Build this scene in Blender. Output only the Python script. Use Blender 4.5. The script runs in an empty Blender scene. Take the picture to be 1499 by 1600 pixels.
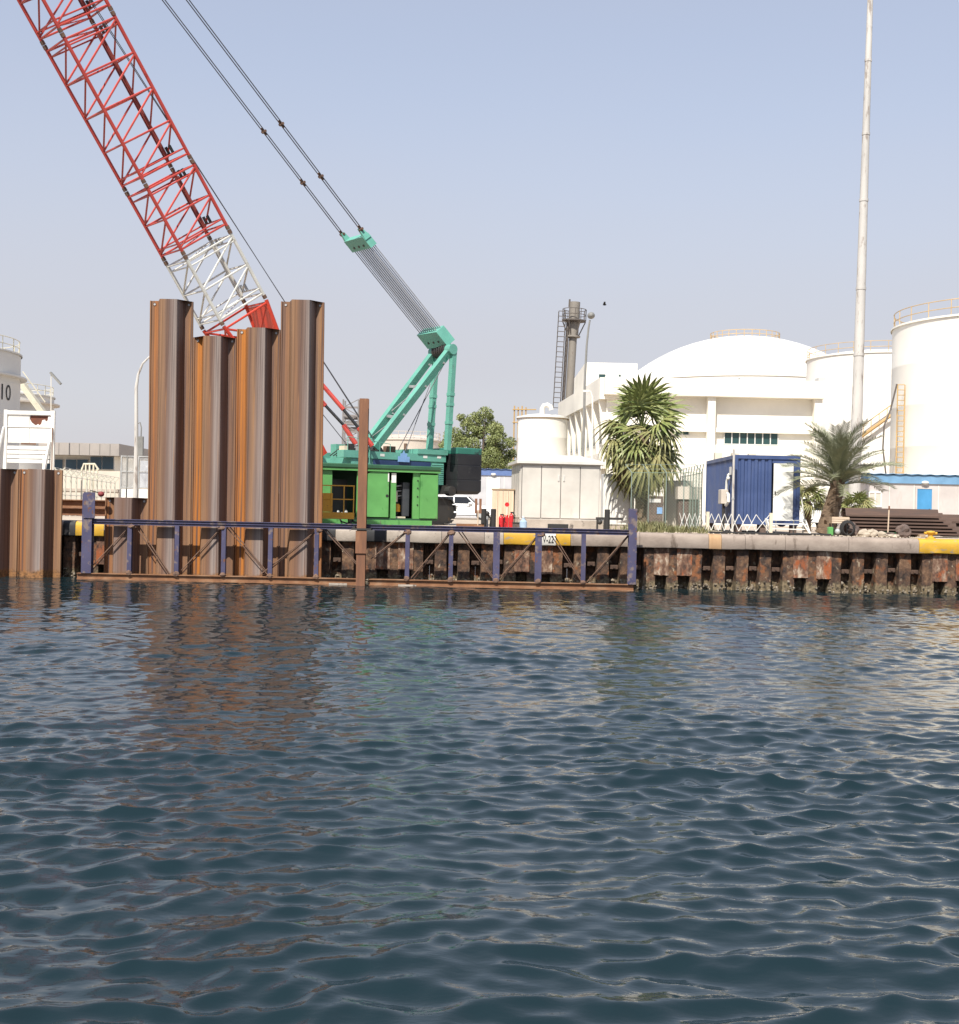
import bpy, math, random
import numpy as np
from mathutils import Vector, Matrix, noise as mnoise

R = math.radians
random.seed(7)
scene = bpy.context.scene
COL = scene.collection

# ------------------------------------------------------------------ camera
EYE = 2.30                      # metres above the water
FPX = 2000.0                    # focal length in pixels of the 1499 px wide photograph
ROLL = R(1.2)
cam = bpy.data.cameras.new('camera')
cam.sensor_fit = 'HORIZONTAL'
cam.sensor_width = 36.0
cam.lens = 36.0 * FPX / 1499.0
cam.clip_start = 0.1
cam.clip_end = 9000
camo = bpy.data.objects.new('camera', cam)
COL.objects.link(camo)
cr, sr = math.cos(ROLL), math.sin(ROLL)
camo.matrix_world = Matrix(((cr, -sr, 0, 0), (0, 0, -1, 0), (sr, cr, 0, EYE), (0, 0, 0, 1)))
scene.camera = camo

# ------------------------------------------------------------------ light
SUN_EL, SUN_AZ = R(50), R(-20)  # azimuth measured from straight behind the camera, negative = left
sv = Vector((math.sin(SUN_AZ) * math.cos(SUN_EL), -math.cos(SUN_AZ) * math.cos(SUN_EL), math.sin(SUN_EL)))
world = bpy.data.worlds.new('World')
scene.world = world
world.use_nodes = True
wn, wl = world.node_tree.nodes, world.node_tree.links
bg = wn['Background']
sky = wn.new('ShaderNodeTexSky')
sky.sky_type = 'NISHITA'
sky.sun_disc = False
sky.sun_elevation = SUN_EL
sky.sun_rotation = math.atan2(sv.x, sv.y)
sky.altitude = 0
sky.air_density = 1.0
sky.dust_density = 0.7
sky.ozone_density = 1.0
# hot, dusty coastal air: the same pale haze all round the horizon, thinning upwards
wtc = wn.new('ShaderNodeTexCoord')
wsep = wn.new('ShaderNodeSeparateXYZ')
wl.new(wtc.outputs['Generated'], wsep.inputs[0])
hz = wn.new('ShaderNodeValToRGB')
hz.color_ramp.interpolation = 'EASE'
for i_, (p_, v_) in enumerate(((0.0, 0.97), (0.10, 0.88), (0.36, 0.54), (1.0, 0.18))):
    e_ = hz.color_ramp.elements[i_] if i_ < 2 else hz.color_ramp.elements.new(p_)
    e_.position = p_
    e_.color = (v_, v_, v_, 1)
wl.new(wsep.outputs['Z'], hz.inputs[0])
wmix = wn.new('ShaderNodeMix')
wmix.data_type = 'RGBA'
wnz = wn.new('ShaderNodeTexNoise')            # faint unevenness of the haze, the same all round
wnz.inputs['Scale'].default_value = 1.6
wnz.inputs['Detail'].default_value = 4.0
wst = wn.new('ShaderNodeMapping')
wst.inputs['Scale'].default_value = (1, 1, 4)
wl.new(wtc.outputs['Generated'], wst.inputs[0])
wl.new(wst.outputs[0], wnz.inputs['Vector'])
wma = wn.new('ShaderNodeMath')
wma.operation = 'MULTIPLY_ADD'
wl.new(wnz.outputs['Fac'], wma.inputs[0])
wma.inputs[1].default_value = 0.16
wma.inputs[2].default_value = -0.08
wad = wn.new('ShaderNodeMath')
wad.use_clamp = True
wl.new(hz.outputs[0], wad.inputs[0])
wl.new(wma.outputs[0], wad.inputs[1])
wl.new(wad.outputs[0], wmix.inputs['Factor'])
wl.new(sky.outputs[0], wmix.inputs['A'])
wmix.inputs['B'].default_value = (3.08, 3.00, 3.24, 1)
wl.new(wmix.outputs['Result'], bg.inputs[0])
bg.inputs[1].default_value = 0.124
sun = bpy.data.lights.new('sun', 'SUN')
sun.energy = 4.4
sun.angle = R(0.53)
sun.color = (1.0, 0.94, 0.84)
suno = bpy.data.objects.new('sun', sun)
suno.rotation_euler = sv.to_track_quat('Z', 'Y').to_euler()
COL.objects.link(suno)
vs = scene.view_settings
vs.view_transform = 'Standard'
vs.look = 'None'
vs.exposure = 0.70
vs.gamma = 1.0
vs.use_curve_mapping = False


def W(px, py, Y):
    """World point seen at a pixel of the photograph at depth Y (used to survey where things stand)."""
    dx, dy = px - 749.5, py - 800.0
    u = dx * cr + dy * sr
    v = -dx * sr + dy * cr
    return Vector((u * Y / FPX, Y, EYE - v * Y / FPX))


QUAY = 1.75                     # level of the quay surface


def G(px, Y):
    """Point on the quay surface below pixel column px at depth Y."""
    p = W(px, 815, Y)
    p.z = QUAY
    return p


# ------------------------------------------------------------------ mesh helpers
class MB:
    def __init__(s):
        s.v, s.f = [], []

    def add(s, vs_, fs_):
        n = len(s.v)
        s.v.extend([tuple(p) for p in vs_])
        s.f.extend([tuple(i + n for i in f) for f in fs_])
        return s

    def box(s, x0, x1, y0, y1, z0, z1, b=0.0):
        if b:
            return s.cbox(x0, x1, y0, y1, z0, z1, b)
        v = [(x, y, z) for z in (z0, z1) for y in (y0, y1) for x in (x0, x1)]
        return s.add(v, [(0, 2, 3, 1), (4, 5, 7, 6), (0, 1, 5, 4), (2, 6, 7, 3), (0, 4, 6, 2), (1, 3, 7, 5)])

    def cbox(s, x0, x1, y0, y1, z0, z1, b):
        """box with chamfered vertical and top edges"""
        def ring(i, z):
            return [(x0 + i + b, y0 + i, z), (x1 - i - b, y0 + i, z), (x1 - i, y0 + i + b, z), (x1 - i, y1 - i - b, z),
                    (x1 - i - b, y1 - i, z), (x0 + i + b, y1 - i, z), (x0 + i, y1 - i - b, z), (x0 + i, y0 + i + b, z)]
        rs = [ring(b, z0), ring(0, z0 + b), ring(0, z1 - b), ring(b, z1)]
        return s.loft(rs, True)

    def loft(s, rings, caps=True, closed=True):
        n = len(rings[0])
        v = [p for r in rings for p in r]
        f = []
        for k in range(len(rings) - 1):
            for i in range(n if closed else n - 1):
                j = (i + 1) % n
                f.append((k * n + i, k * n + j, (k + 1) * n + j, (k + 1) * n + i))
        if caps and closed:
            f.append(tuple(range(n))[::-1])
            f.append(tuple((len(rings) - 1) * n + i for i in range(n)))
        return s.add(v, f)

    def extrude(s, poly, d):
        """closed prism: polygon of 3D points swept along vector d"""
        d = Vector(d)
        a = [Vector(p) for p in poly]
        return s.loft([a, [p + d for p in a]], True)

    def bar(s, p, q, w, h=None, up=(0, 0, 1)):
        h = w if h is None else h
        p, q = Vector(p), Vector(q)
        d = (q - p).normalized()
        u = Vector(up)
        if abs(d.dot(u)) > 0.98:
            u = Vector((0, 1, 0))
        a = d.cross(u).normalized() * (w / 2)
        b = a.cross(d).normalized() * (h / 2)
        ring = lambda c: [c - a - b, c + a - b, c + a + b, c - a + b]
        return s.loft([ring(p), ring(q)], True)

    def tube(s, p, q, r0, r1=None, n=8, caps=True):
        r1 = r0 if r1 is None else r1
        return s.path([p, q], [r0, r1], n, caps)

    def path(s, pts, r, n=8, caps=True):
        pts = [Vector(p) for p in pts]
        if not isinstance(r, (list, tuple)):
            r = [r] * len(pts)
        rings = []
        ref = None
        for i, p in enumerate(pts):
            d = (pts[min(i + 1, len(pts) - 1)] - pts[max(i - 1, 0)])
            if d.length < 1e-9:
                d = Vector((0, 0, 1))
            d.normalize()
            if ref is None:
                ref = Vector((0, 0, 1)) if abs(d.z) < 0.9 else Vector((1, 0, 0))
            a = (ref - d * ref.dot(d)).normalized()
            ref = a
            b = d.cross(a)
            rings.append([p + (a * math.cos(t) + b * math.sin(t)) * r[i] for t in [2 * math.pi * k / n for k in range(n)]])
        return s.loft(rings, caps)

    def lathe(s, prof, c=(0, 0, 0), n=48, a0=0.0, a1=2 * math.pi):
        full = abs(a1 - a0 - 2 * math.pi) < 1e-6
        m = n if full else n + 1
        rings = []
        for (r, z) in prof:
            rings.append([(c[0] + r * math.cos(a0 + (a1 - a0) * k / n), c[1] + r * math.sin(a0 + (a1 - a0) * k / n), c[2] + z) for k in range(m)])
        return s.loft(rings, False, closed=full)

    def ball(s, c, r, n=10, m=6, sq=(1, 1, 1)):
        rings = []
        for i in range(m + 1):
            t = math.pi * i / m - math.pi / 2
            rr = max(0.02, math.cos(t))
            rings.append([(c[0] + sq[0] * r * rr * math.cos(2 * math.pi * k / n), c[1] + sq[1] * r * rr * math.sin(2 * math.pi * k / n), c[2] + sq[2] * r * math.sin(t)) for k in range(n)])
        return s.loft(rings, True)

    def rock(s, c, size, seed=0, n=9, m=6):
        rings = []
        for i in range(m + 1):
            t = math.pi * i / m - math.pi / 2
            rr = max(0.05, math.cos(t))
            ring = []
            for k in range(n):
                d = Vector((rr * math.cos(2 * math.pi * k / n), rr * math.sin(2 * math.pi * k / n), math.sin(t)))
                q = 1 + 0.45 * mnoise.noise(d * 1.7 + Vector((seed * 3.1, seed, 0)))
                ring.append((c[0] + d.x * size[0] * q, c[1] + d.y * size[1] * q, c[2] + d.z * size[2] * q))
            rings.append(ring)
        return s.loft(rings, True)

    def mesh(s, name, inv=None):
        me = bpy.data.meshes.new(name)
        v = s.v
        if inv is not None:
            v = [tuple(inv @ Vector(p)) for p in v]
        me.from_pydata(v, [], s.f)
        return me

    def build(s, name, mat, parent=None, smooth=False, local=False):
        inv = None
        if parent is not None and not local:
            root = parent
            while root.parent is not None:
                root = root.parent
            inv = root.matrix_basis.inverted()
        me = s.mesh(name, inv)
        if smooth:
            me.polygons.foreach_set('use_smooth', [True] * len(me.polygons))
            if smooth != 'all':
                me.set_sharp_from_angle(angle=R(38))
        me.materials.append(mat)
        o = bpy.data.objects.new(name, me)
        COL.objects.link(o)
        o.parent = parent
        return o


def tag(o, label, cat, group=None):
    o['label'] = label
    o['category'] = cat
    if group:
        o['group'] = group
    return o


def thing(name, label, cat, loc=(0, 0, 0), rz=0.0, group=None):
    o = bpy.data.objects.new(name, None)
    COL.objects.link(o)
    o.empty_display_size = 0.2
    o.matrix_basis = Matrix.Translation(Vector(loc)) @ Matrix.Rotation(rz, 4, 'Z')
    return tag(o, label, cat, group)


def structure(o):
    o['kind'] = 'structure'
    return o


# ------------------------------------------------------------------ materials
def PM(name, cols, scale=2.0, stretch=(1, 1, 1), rough=0.6, metal=0.0, bump=0.0, bscale=25.0,
       over=None, over2=None, axis=None, rvar=0.15, spec=0.5, detail=6.0, world=False, zband=None):
    """Procedural paint / rust / stone material: a noise ramp, optional patches (colour, threshold, scale, stretch) and fine relief."""
    m = bpy.data.materials.new(name)
    m.use_nodes = True
    nt = m.node_tree
    N, L = nt.nodes, nt.links
    bs = N['Principled BSDF']
    tc = N.new('ShaderNodeTexCoord')
    vec = N.new('ShaderNodeNewGeometry').outputs['Position'] if world else tc.outputs['Object']

    def noise(sc, st, off=0.0, det=detail):
        mp = N.new('ShaderNodeMapping')
        mp.inputs['Scale'].default_value = st
        mp.inputs['Location'].default_value = (off, off * 0.7, off * 0.3)
        L.new(vec, mp.inputs['Vector'])
        nz = N.new('ShaderNodeTexNoise')
        nz.inputs['Scale'].default_value = sc
        nz.inputs['Detail'].default_value = det
        nz.inputs['Roughness'].default_value = 0.6
        L.new(mp.outputs[0], nz.inputs['Vector'])
        return nz.outputs['Fac']

    def ramp(fac, stops):
        r = N.new('ShaderNodeValToRGB')
        e = r.color_ramp.elements
        while len(e) < len(stops):
            e.new(0.5)
        for el, (p, c) in zip(e, stops):
            el.position = p
            el.color = (*c, 1) if len(c) == 3 else c
        L.new(fac, r.inputs['Fac'])
        return r.outputs['Color']

    def mix(fac, a, b):
        x = N.new('ShaderNodeMix')
        x.data_type = 'RGBA'
        L.new(fac, x.inputs['Factor'])
        L.new(a, x.inputs['A'])
        if isinstance(b, tuple):
            x.inputs['B'].default_value = (*b, 1)
        else:
            L.new(b, x.inputs['B'])
        return x.outputs['Result']

    if isinstance(cols[0], (int, float)):
        c = cols
        cols = [(0.3, tuple(k * 0.82 for k in c)), (0.7, tuple(min(1, k * 1.10) for k in c))]
    base_n = noise(scale, stretch)
    if axis:                                   # bands of differing scale along a local axis (width in metres, stops)
        width, stops, wob = axis
        sep = N.new('ShaderNodeSeparateXYZ')
        L.new(tc.outputs['Object'], sep.inputs[0])
        ma = N.new('ShaderNodeMath')
        ma.operation = 'MULTIPLY_ADD'
        L.new(sep.outputs['X'], ma.inputs[0])
        ma.inputs[1].default_value = 1.0 / width
        nb = N.new('ShaderNodeMath')
        nb.operation = 'MULTIPLY_ADD'
        L.new(noise(3.0, (4.0, 4.0, 0.12), 3.0), nb.inputs[0])
        nb.inputs[1].default_value = wob
        nb.inputs[2].default_value = -wob / 2
        L.new(nb.outputs[0], ma.inputs[2])
        band = ramp(ma.outputs[0], stops)
        tint = ramp(base_n, [(0.25, (0.62, 0.60, 0.60)), (0.75, (1.18, 1.15, 1.12))])
        x = N.new('ShaderNodeMix')
        x.data_type = 'RGBA'
        x.blend_type = 'MULTIPLY'
        x.inputs['Factor'].default_value = 1.0
        L.new(band, x.inputs['A'])
        L.new(tint, x.inputs['B'])
        col = x.outputs['Result']
        fine = ramp(noise(1.5, (16.0, 16.0, 0.10), 21.0), [(0.30, (0.52, 0.50, 0.50)), (0.46, (0.95, 0.94, 0.93)), (0.62, (1.05, 1.05, 1.05)), (0.74, (1.35, 1.32, 1.30))])
        x = N.new('ShaderNodeMix')
        x.data_type = 'RGBA'
        x.blend_type = 'MULTIPLY'
        x.inputs['Factor'].default_value = 1.0
        L.new(col, x.inputs['A'])
        L.new(fine, x.inputs['B'])
        col = x.outputs['Result']
    else:
        col = ramp(base_n, cols)
    for k, ov in enumerate((over, over2)):
        if ov:
            oc, th, osc, ost = ov
            fac = noise(osc, ost, 5.0 + 7 * k)
            col = mix(ramp(fac, [(th, (0, 0, 0)), (min(1, th + 0.09), (1, 1, 1))]), col, oc)
    if zband:                                  # growth and staining up to a wandering tide line: (colour, height, wander)
        zc_, zh, zw = zband
        sep2 = N.new('ShaderNodeSeparateXYZ')
        L.new(N.new('ShaderNodeNewGeometry').outputs['Position'], sep2.inputs[0])
        mz = N.new('ShaderNodeMath')
        mz.operation = 'MULTIPLY_ADD'
        L.new(noise(5.0, (1, 1, 0.6), 13.0), mz.inputs[0])
        mz.inputs[1].default_value = zw
        L.new(sep2.outputs['Z'], mz.inputs[2])
        mr = N.new('ShaderNodeMapRange')
        L.new(mz.outputs[0], mr.inputs['Value'])
        mr.inputs['From Min'].default_value = zh + zw * 0.5 + 0.05
        mr.inputs['From Max'].default_value = zh + zw * 0.5 - 0.05
        crust = ramp(noise(11.0, (1, 1, 1), 17.0), [(0.32, tuple(k * 0.25 for k in zc_)), (0.5, zc_), (0.68, tuple(min(1, k * 1.55) for k in zc_))])
        col = mix(mr.outputs[0], col, crust)
    L.new(col, bs.inputs['Base Color'])
    rr = N.new('ShaderNodeMapRange')
    L.new(base_n, rr.inputs['Value'])
    rr.inputs['From Min'].default_value = 0.3
    rr.inputs['From Max'].default_value = 0.7
    rr.inputs['To Min'].default_value = max(0.02, rough - rvar)
    rr.inputs['To Max'].default_value = min(1.0, rough + rvar)
    L.new(rr.outputs[0], bs.inputs['Roughness'])
    bs.inputs['Metallic'].default_value = metal
    bs.inputs['Specular IOR Level'].default_value = spec
    if bump:
        b = N.new('ShaderNodeBump')
        b.inputs['Strength'].default_value = 1.0
        b.inputs['Distance'].default_value = bump
        L.new(noise(bscale, stretch, 9.0, 4.0), b.inputs['Height'])
        L.new(b.outputs[0], bs.inputs['Normal'])
    return m


RUST = (0.16, 0.055, 0.02)
DRUST = (0.06, 0.025, 0.014)
m_red = PM('red_paint', (0.47, 0.058, 0.043), 1.2, rough=0.45, over=((0.30, 0.03, 0.02), 0.62, 3.0, (1, 1, 1)))
m_redplate = PM('orange_red_paint', (0.58, 0.055, 0.028), 1.2, rough=0.45)
m_white = PM('white_paint', (0.74, 0.73, 0.69), 1.5, rough=0.5, over=((0.45, 0.36, 0.27), 0.70, 4.0, (1, 1, 0.3)))
m_boomwhite = PM('boom_white_paint', (0.62, 0.61, 0.56), 1.5, rough=0.5, over=((0.35, 0.31, 0.25), 0.60, 5.0, (1, 1, 1)))
m_teal = PM('teal_paint', (0.125, 0.36, 0.285), 1.3, rough=0.42, over=((0.035, 0.22, 0.16), 0.64, 3.0, (1, 1, 0.5)), over2=((0.12, 0.13, 0.10), 0.66, 4.0, (1, 1, 0.35)))
m_green = PM('green_paint', (0.11, 0.33, 0.095), 1.2, rough=0.4, over=((0.045, 0.17, 0.045), 0.62, 3.0, (1, 1, 0.4)), over2=((0.13, 0.13, 0.09), 0.68, 4.0, (1, 1, 0.35)))
m_dgreen = PM('dark_green_paint', (0.03, 0.10, 0.05), 1.2, rough=0.45)
m_black = PM('black_paint', (0.018, 0.018, 0.02), 1.0, rough=0.45, over=((0.05, 0.05, 0.05), 0.6, 2.0, (1, 1, 1)))
m_rubber = PM('rubber', (0.022, 0.021, 0.021), 4.0, rough=0.8, bump=0.004)
m_dark = PM('machinery_dark', (0.03, 0.028, 0.026), 3.0, rough=0.6, over=((0.10, 0.06, 0.03), 0.62, 4.0, (1, 1, 1)))
m_steel = PM('steel_wire', (0.12, 0.12, 0.13), 3.0, rough=0.5, metal=0.6)
m_galv = PM('galvanised', (0.40, 0.41, 0.41), 3.0, rough=0.5, metal=0.3, over=((0.25, 0.24, 0.23), 0.6, 3.0, (1, 1, 0.4)))
m_mast = PM('mast_galvanised', (0.50, 0.48, 0.45), 1.5, (1, 1, 0.25), rough=0.6, over=((0.28, 0.24, 0.21), 0.56, 2.5, (2, 2, 0.5)))
m_lamp = PM('lamp_post_grey', (0.20, 0.20, 0.19), 2.0, rough=0.6)
m_blueframe = PM('worn_blue_paint', (0.058, 0.054, 0.108), 2.0, rough=0.55, bump=0.002,
                 over=((0.17, 0.13, 0.12), 0.56, 3.5, (1, 1, 1)), over2=((0.13, 0.05, 0.022), 0.60, 6.0, (1, 1, 1)))
m_rustbeam = PM('rusty_beam', [(0.25, (0.12, 0.055, 0.028)), (0.5, (0.22, 0.105, 0.05)), (0.75, (0.30, 0.19, 0.12))], 2.5, (1, 1, 1), rough=0.85, bump=0.004)
m_rustbar = PM('rusty_bar', [(0.3, (0.09, 0.05, 0.035)), (0.7, (0.20, 0.12, 0.08))], 4.0, rough=0.85)
m_hcol = PM('rusty_column', [(0.25, (0.10, 0.045, 0.026)), (0.55, (0.20, 0.092, 0.05)), (0.8, (0.30, 0.16, 0.085))], 2.0, (3, 3, 0.35), rough=0.85, bump=0.003)
m_yellow = PM('yellow_paint_worn', (0.55, 0.32, 0.028), 2.0, rough=0.65, bump=0.004, bscale=20,
              over=((0.30, 0.24, 0.17), 0.57, 5.0, (0.7, 1, 2)))
m_yellowmetal = PM('ochre_paint', (0.60, 0.30, 0.022), 2.0, rough=0.5, over=((0.2, 0.08, 0.03), 0.64, 5.0, (1, 1, 1)))
m_conc = PM('cap_concrete', [(0.25, (0.21, 0.165, 0.135)), (0.55, (0.30, 0.245, 0.205)), (0.8, (0.37, 0.31, 0.26))], 2.2, (0.8, 1, 1), rough=0.9, bump=0.008, bscale=14,
            over=((0.15, 0.115, 0.09), 0.60, 2.4, (1.2, 1, 0.4)), over2=((0.26, 0.13, 0.06), 0.70, 3.0, (1.6, 1, 0.3)))
m_conclight = PM('weathered_concrete', [(0.3, (0.30, 0.255, 0.21)), (0.7, (0.44, 0.385, 0.33))], 2.0, rough=0.9, bump=0.006, over=((0.10, 0.085, 0.075), 0.60, 4.0, (1, 1, 1)))
m_capwhite = PM('cap_white_paint', (0.62, 0.60, 0.55), 2.0, rough=0.8, bump=0.005, over=((0.35, 0.30, 0.25), 0.64, 5.0, (1, 1, 1)))
m_caprust = PM('cap_rust_stained', [(0.3, (0.34, 0.20, 0.10)), (0.7, (0.46, 0.30, 0.17))], 3.0, (2, 1, 0.4), rough=0.9, bump=0.006)
m_capblack = PM('cap_near_black', (0.03, 0.03, 0.032), 3.0, rough=0.75, over=((0.28, 0.24, 0.2), 0.63, 4.0, (1, 1, 1)))  # near-black cap blocks next to the piles and the column
m_wall = PM('old_quay_steel', [(0.32, (0.016, 0.011, 0.009)), (0.46, (0.060, 0.034, 0.023)), (0.58, (0.12, 0.066, 0.038)), (0.72, (0.21, 0.13, 0.08))], 5.0, (1, 1, 0.85), rough=0.92, bump=0.035, bscale=9, world=True,
            over=((0.20, 0.075, 0.028), 0.56, 2.6, (1, 1, 0.9)), over2=((0.30, 0.24, 0.17), 0.61, 6.0, (1, 1, 0.8)), zband=((0.15, 0.115, 0.068), 0.26, 0.75))
m_plate = PM('old_plate', [(0.32, (0.035, 0.02, 0.015)), (0.45, (0.12, 0.06, 0.038)), (0.56, (0.22, 0.14, 0.095)), (0.68, (0.44, 0.36, 0.28))], 4.8, (1.3, 1, 0.7), rough=0.92, bump=0.02, bscale=12, world=True,
             over=((0.27, 0.075, 0.024), 0.54, 2.2, (1.3, 1, 0.7)), over2=((0.05, 0.03, 0.022), 0.60, 6.0, (1.2, 1, 0.7)))
m_wallback = PM('quay_recess_steel', [(0.25, (0.035, 0.022, 0.018)), (0.6, (0.10, 0.06, 0.042)), (0.85, (0.17, 0.11, 0.08))], 3.0, (1, 1, 0.6), rough=0.95, bump=0.015)
m_oyster = PM('oyster_crust', [(0.35, (0.05, 0.038, 0.028)), (0.5, (0.17, 0.135, 0.095)), (0.68, (0.38, 0.34, 0.28))], 14.0, rough=0.95, bump=0.03, bscale=22)
m_ground = PM('quay_ground', [(0.3, (0.36, 0.29, 0.22)), (0.7, (0.52, 0.44, 0.35))], 0.35, rough=0.95, bump=0.02, bscale=5,
              over=((0.22, 0.18, 0.14), 0.60, 0.8, (1, 1, 1)))
m_bwhite = PM('building_white', (0.78, 0.745, 0.66), 0.15, rough=0.75, over=((0.66, 0.62, 0.55), 0.66, 0.35, (1, 1, 0.3)))
m_tank = PM('tank_white', (0.80, 0.775, 0.71), 0.10, rough=0.6, over=((0.70, 0.65, 0.56), 0.62, 0.3, (1, 1, 0.25)))
m_tankgrey = PM('tank_pale_grey', (0.60, 0.59, 0.56), 0.12, rough=0.6)
m_tankbeige = PM('tank_beige', (0.58, 0.52, 0.45), 0.12, rough=0.65)
m_tankrail = PM('tank_rail_ochre', (0.50, 0.36, 0.20), 1.0, rough=0.6)
m_stairmetal = PM('stair_ochre', (0.46, 0.30, 0.12), 1.0, rough=0.6)
m_palerail = PM('pale_rail', (0.58, 0.54, 0.42), 1.0, rough=0.6)
m_glassgreen = PM('tinted_glass_green', (0.025, 0.06, 0.06), 0.6, rough=0.12, rvar=0.05)
m_glassblue = PM('tinted_glass_blue', (0.02, 0.055, 0.085), 0.6, rough=0.10, rvar=0.05)
m_carglass = PM('car_glass', (0.015, 0.017, 0.02), 1.0, rough=0.08, rvar=0.03)
m_kiosk = PM('kiosk_cream', (0.55, 0.52, 0.47), 0.8, rough=0.6, over=((0.44, 0.40, 0.34), 0.66, 2.0, (1, 1, 0.25)))
m_kioskroof = PM('kiosk_roof', (0.62, 0.60, 0.56), 0.8, rough=0.6)
m_cabgrey = PM('cabin_grey', (0.46, 0.46, 0.48), 0.7, rough=0.6, over=((0.38, 0.37, 0.37), 0.64, 1.5, (1, 1, 0.3)))
m_cabpink = PM('cabin_warm_grey', (0.50, 0.46, 0.44), 0.7, rough=0.6, over=((0.42, 0.38, 0.35), 0.64, 1.5, (1, 1, 0.3)))
m_skyblue = PM('sky_blue_paint', (0.14, 0.28, 0.44), 1.5, rough=0.5)
m_doorblue = PM('door_blue_paint', (0.06, 0.25, 0.48), 1.5, rough=0.4)
m_midblue = PM('mid_blue_paint', (0.10, 0.16, 0.34), 1.5, rough=0.5)
m_contblue = PM('container_blue', (0.045, 0.074, 0.18), 1.2, rough=0.45, over=((0.06, 0.085, 0.17), 0.60, 2.0, (1, 1, 0.3)), over2=((0.12, 0.05, 0.03), 0.74, 6.0, (1, 1, 0.6)))
m_doorwhite = PM('door_white', (0.72, 0.72, 0.68), 1.0, rough=0.5)
m_cream = PM('cream_paint', (0.62, 0.55, 0.42), 2.0, rough=0.6)
m_ply = PM('plywood', [(0.3, (0.50, 0.38, 0.27)), (0.7, (0.62, 0.50, 0.38))], 2.0, (6, 6, 0.5), rough=0.8)
m_wood = PM('old_wood', [(0.3, (0.22, 0.15, 0.09)), (0.7, (0.38, 0.28, 0.18))], 3.0, (1, 6, 6), rough=0.85)
m_extred = PM('extinguisher_red', (0.52, 0.02, 0.025), 3.0, rough=0.35)
m_jug = PM('clear_plastic_jug', (0.35, 0.47, 0.60), 3.0, rough=0.2)
m_bark = PM('palm_bark', [(0.3, (0.07, 0.045, 0.028)), (0.7, (0.20, 0.14, 0.09))], 6.0, (1, 1, 3), rough=0.95, bump=0.03, bscale=12)
m_bark2 = PM('tree_bark', [(0.3, (0.08, 0.06, 0.045)), (0.7, (0.18, 0.14, 0.10))], 4.0, (2, 2, 0.5), rough=0.95, bump=0.02)
m_datefrond = PM('date_frond', [(0.3, (0.13, 0.145, 0.08)), (0.7, (0.27, 0.275, 0.17))], 1.2, rough=0.5)
m_fanfrond = PM('fan_frond', [(0.3, (0.12, 0.17, 0.048)), (0.7, (0.28, 0.29, 0.105))], 1.4, rough=0.5)
m_fanyellow = PM('fan_frond_yellowing', [(0.3, (0.14, 0.16, 0.05)), (0.7, (0.30, 0.27, 0.12))], 1.4, rough=0.6)
m_fandead = PM('fan_frond_dead', [(0.3, (0.13, 0.08, 0.045)), (0.7, (0.30, 0.20, 0.12))], 2.0, rough=0.85)
m_leaf = PM('tree_leaf', [(0.25, (0.10, 0.13, 0.04)), (0.55, (0.20, 0.23, 0.08)), (0.8, (0.30, 0.31, 0.13))], 0.7, rough=0.55)
m_weed = PM('dry_weed', [(0.3, (0.10, 0.12, 0.04)), (0.7, (0.27, 0.24, 0.12))], 3.0, rough=0.8)
m_meshgreen = PM('mesh_green', (0.17, 0.23, 0.17), 3.0, rough=0.6)
m_fencebeige = PM('fence_pale', (0.46, 0.45, 0.38), 2.0, rough=0.6)
m_rubble = PM('rubble', [(0.3, (0.30, 0.25, 0.19)), (0.7, (0.52, 0.45, 0.36))], 5.0, rough=0.95, bump=0.02)
m_darkrubble = PM('dark_rubble', [(0.3, (0.06, 0.045, 0.04)), (0.7, (0.17, 0.12, 0.10))], 5.0, rough=0.95, bump=0.02)
m_chim = PM('chimney_grey', (0.21, 0.19, 0.165), 0.8, (1, 1, 0.3), rough=0.7, over=((0.17, 0.14, 0.12), 0.60, 2.0, (1, 1, 0.5)))
m_chimdark = PM('chimney_dark', (0.10, 0.085, 0.075), 1.0, rough=0.7)
m_lattice = PM('lattice_grey', (0.20, 0.185, 0.18), 1.0, rough=0.7)
m_carwhite = PM('car_white', (0.76, 0.76, 0.75), 0.8, rough=0.25, rvar=0.08)
m_lens = PM('lamp_lens', (0.55, 0.56, 0.56), 3.0, rough=0.1)
m_signblue = PM('sign_blue', (0.20, 0.36, 0.62), 2.0, rough=0.5)
m_ink = PM('sign_black', (0.02, 0.02, 0.02), 2.0, rough=0.7)
m_navy = PM('navy_panel', (0.02, 0.045, 0.12), 2.0, rough=0.5)
m_beigewall = PM('beige_wall', (0.52, 0.47, 0.40), 0.4, rough=0.85)
m_fascia = PM('grey_fascia', (0.33, 0.30, 0.275), 0.4, rough=0.6)
m_dkpile = PM('stacked_pile_steel', [(0.25, (0.035, 0.022, 0.018)), (0.55, (0.085, 0.052, 0.040)), (0.85, (0.17, 0.105, 0.075))], 2.0, (0.4, 3, 3), rough=0.8, bump=0.003)
m_boompipe = PM('boom_pipe_dark_red', (0.24, 0.042, 0.032), 2.0, rough=0.6)
m_cwtop = PM('counterweight_teal_fade', (0.03, 0.16, 0.12), 1.0, rough=0.45, over=((0.02, 0.025, 0.025), 0.55, 1.2, (1, 1, 1)))
m_cabin_dark = PM('radiator_dark', (0.045, 0.05, 0.058), 2.0, rough=0.5)
m_extredark = PM('dull_red_plastic', (0.20, 0.03, 0.03), 3.0, rough=0.6)
m_joint = PM('door_gap_grey', (0.17, 0.16, 0.15), 2.0, rough=0.8)
m_fencepost = PM('fence_post_grey_green', (0.20, 0.25, 0.22), 2.0, rough=0.7)
m_rope = PM('grey_wire_rope', (0.26, 0.26, 0.27), 3.0, rough=0.6, metal=0.3)

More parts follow.
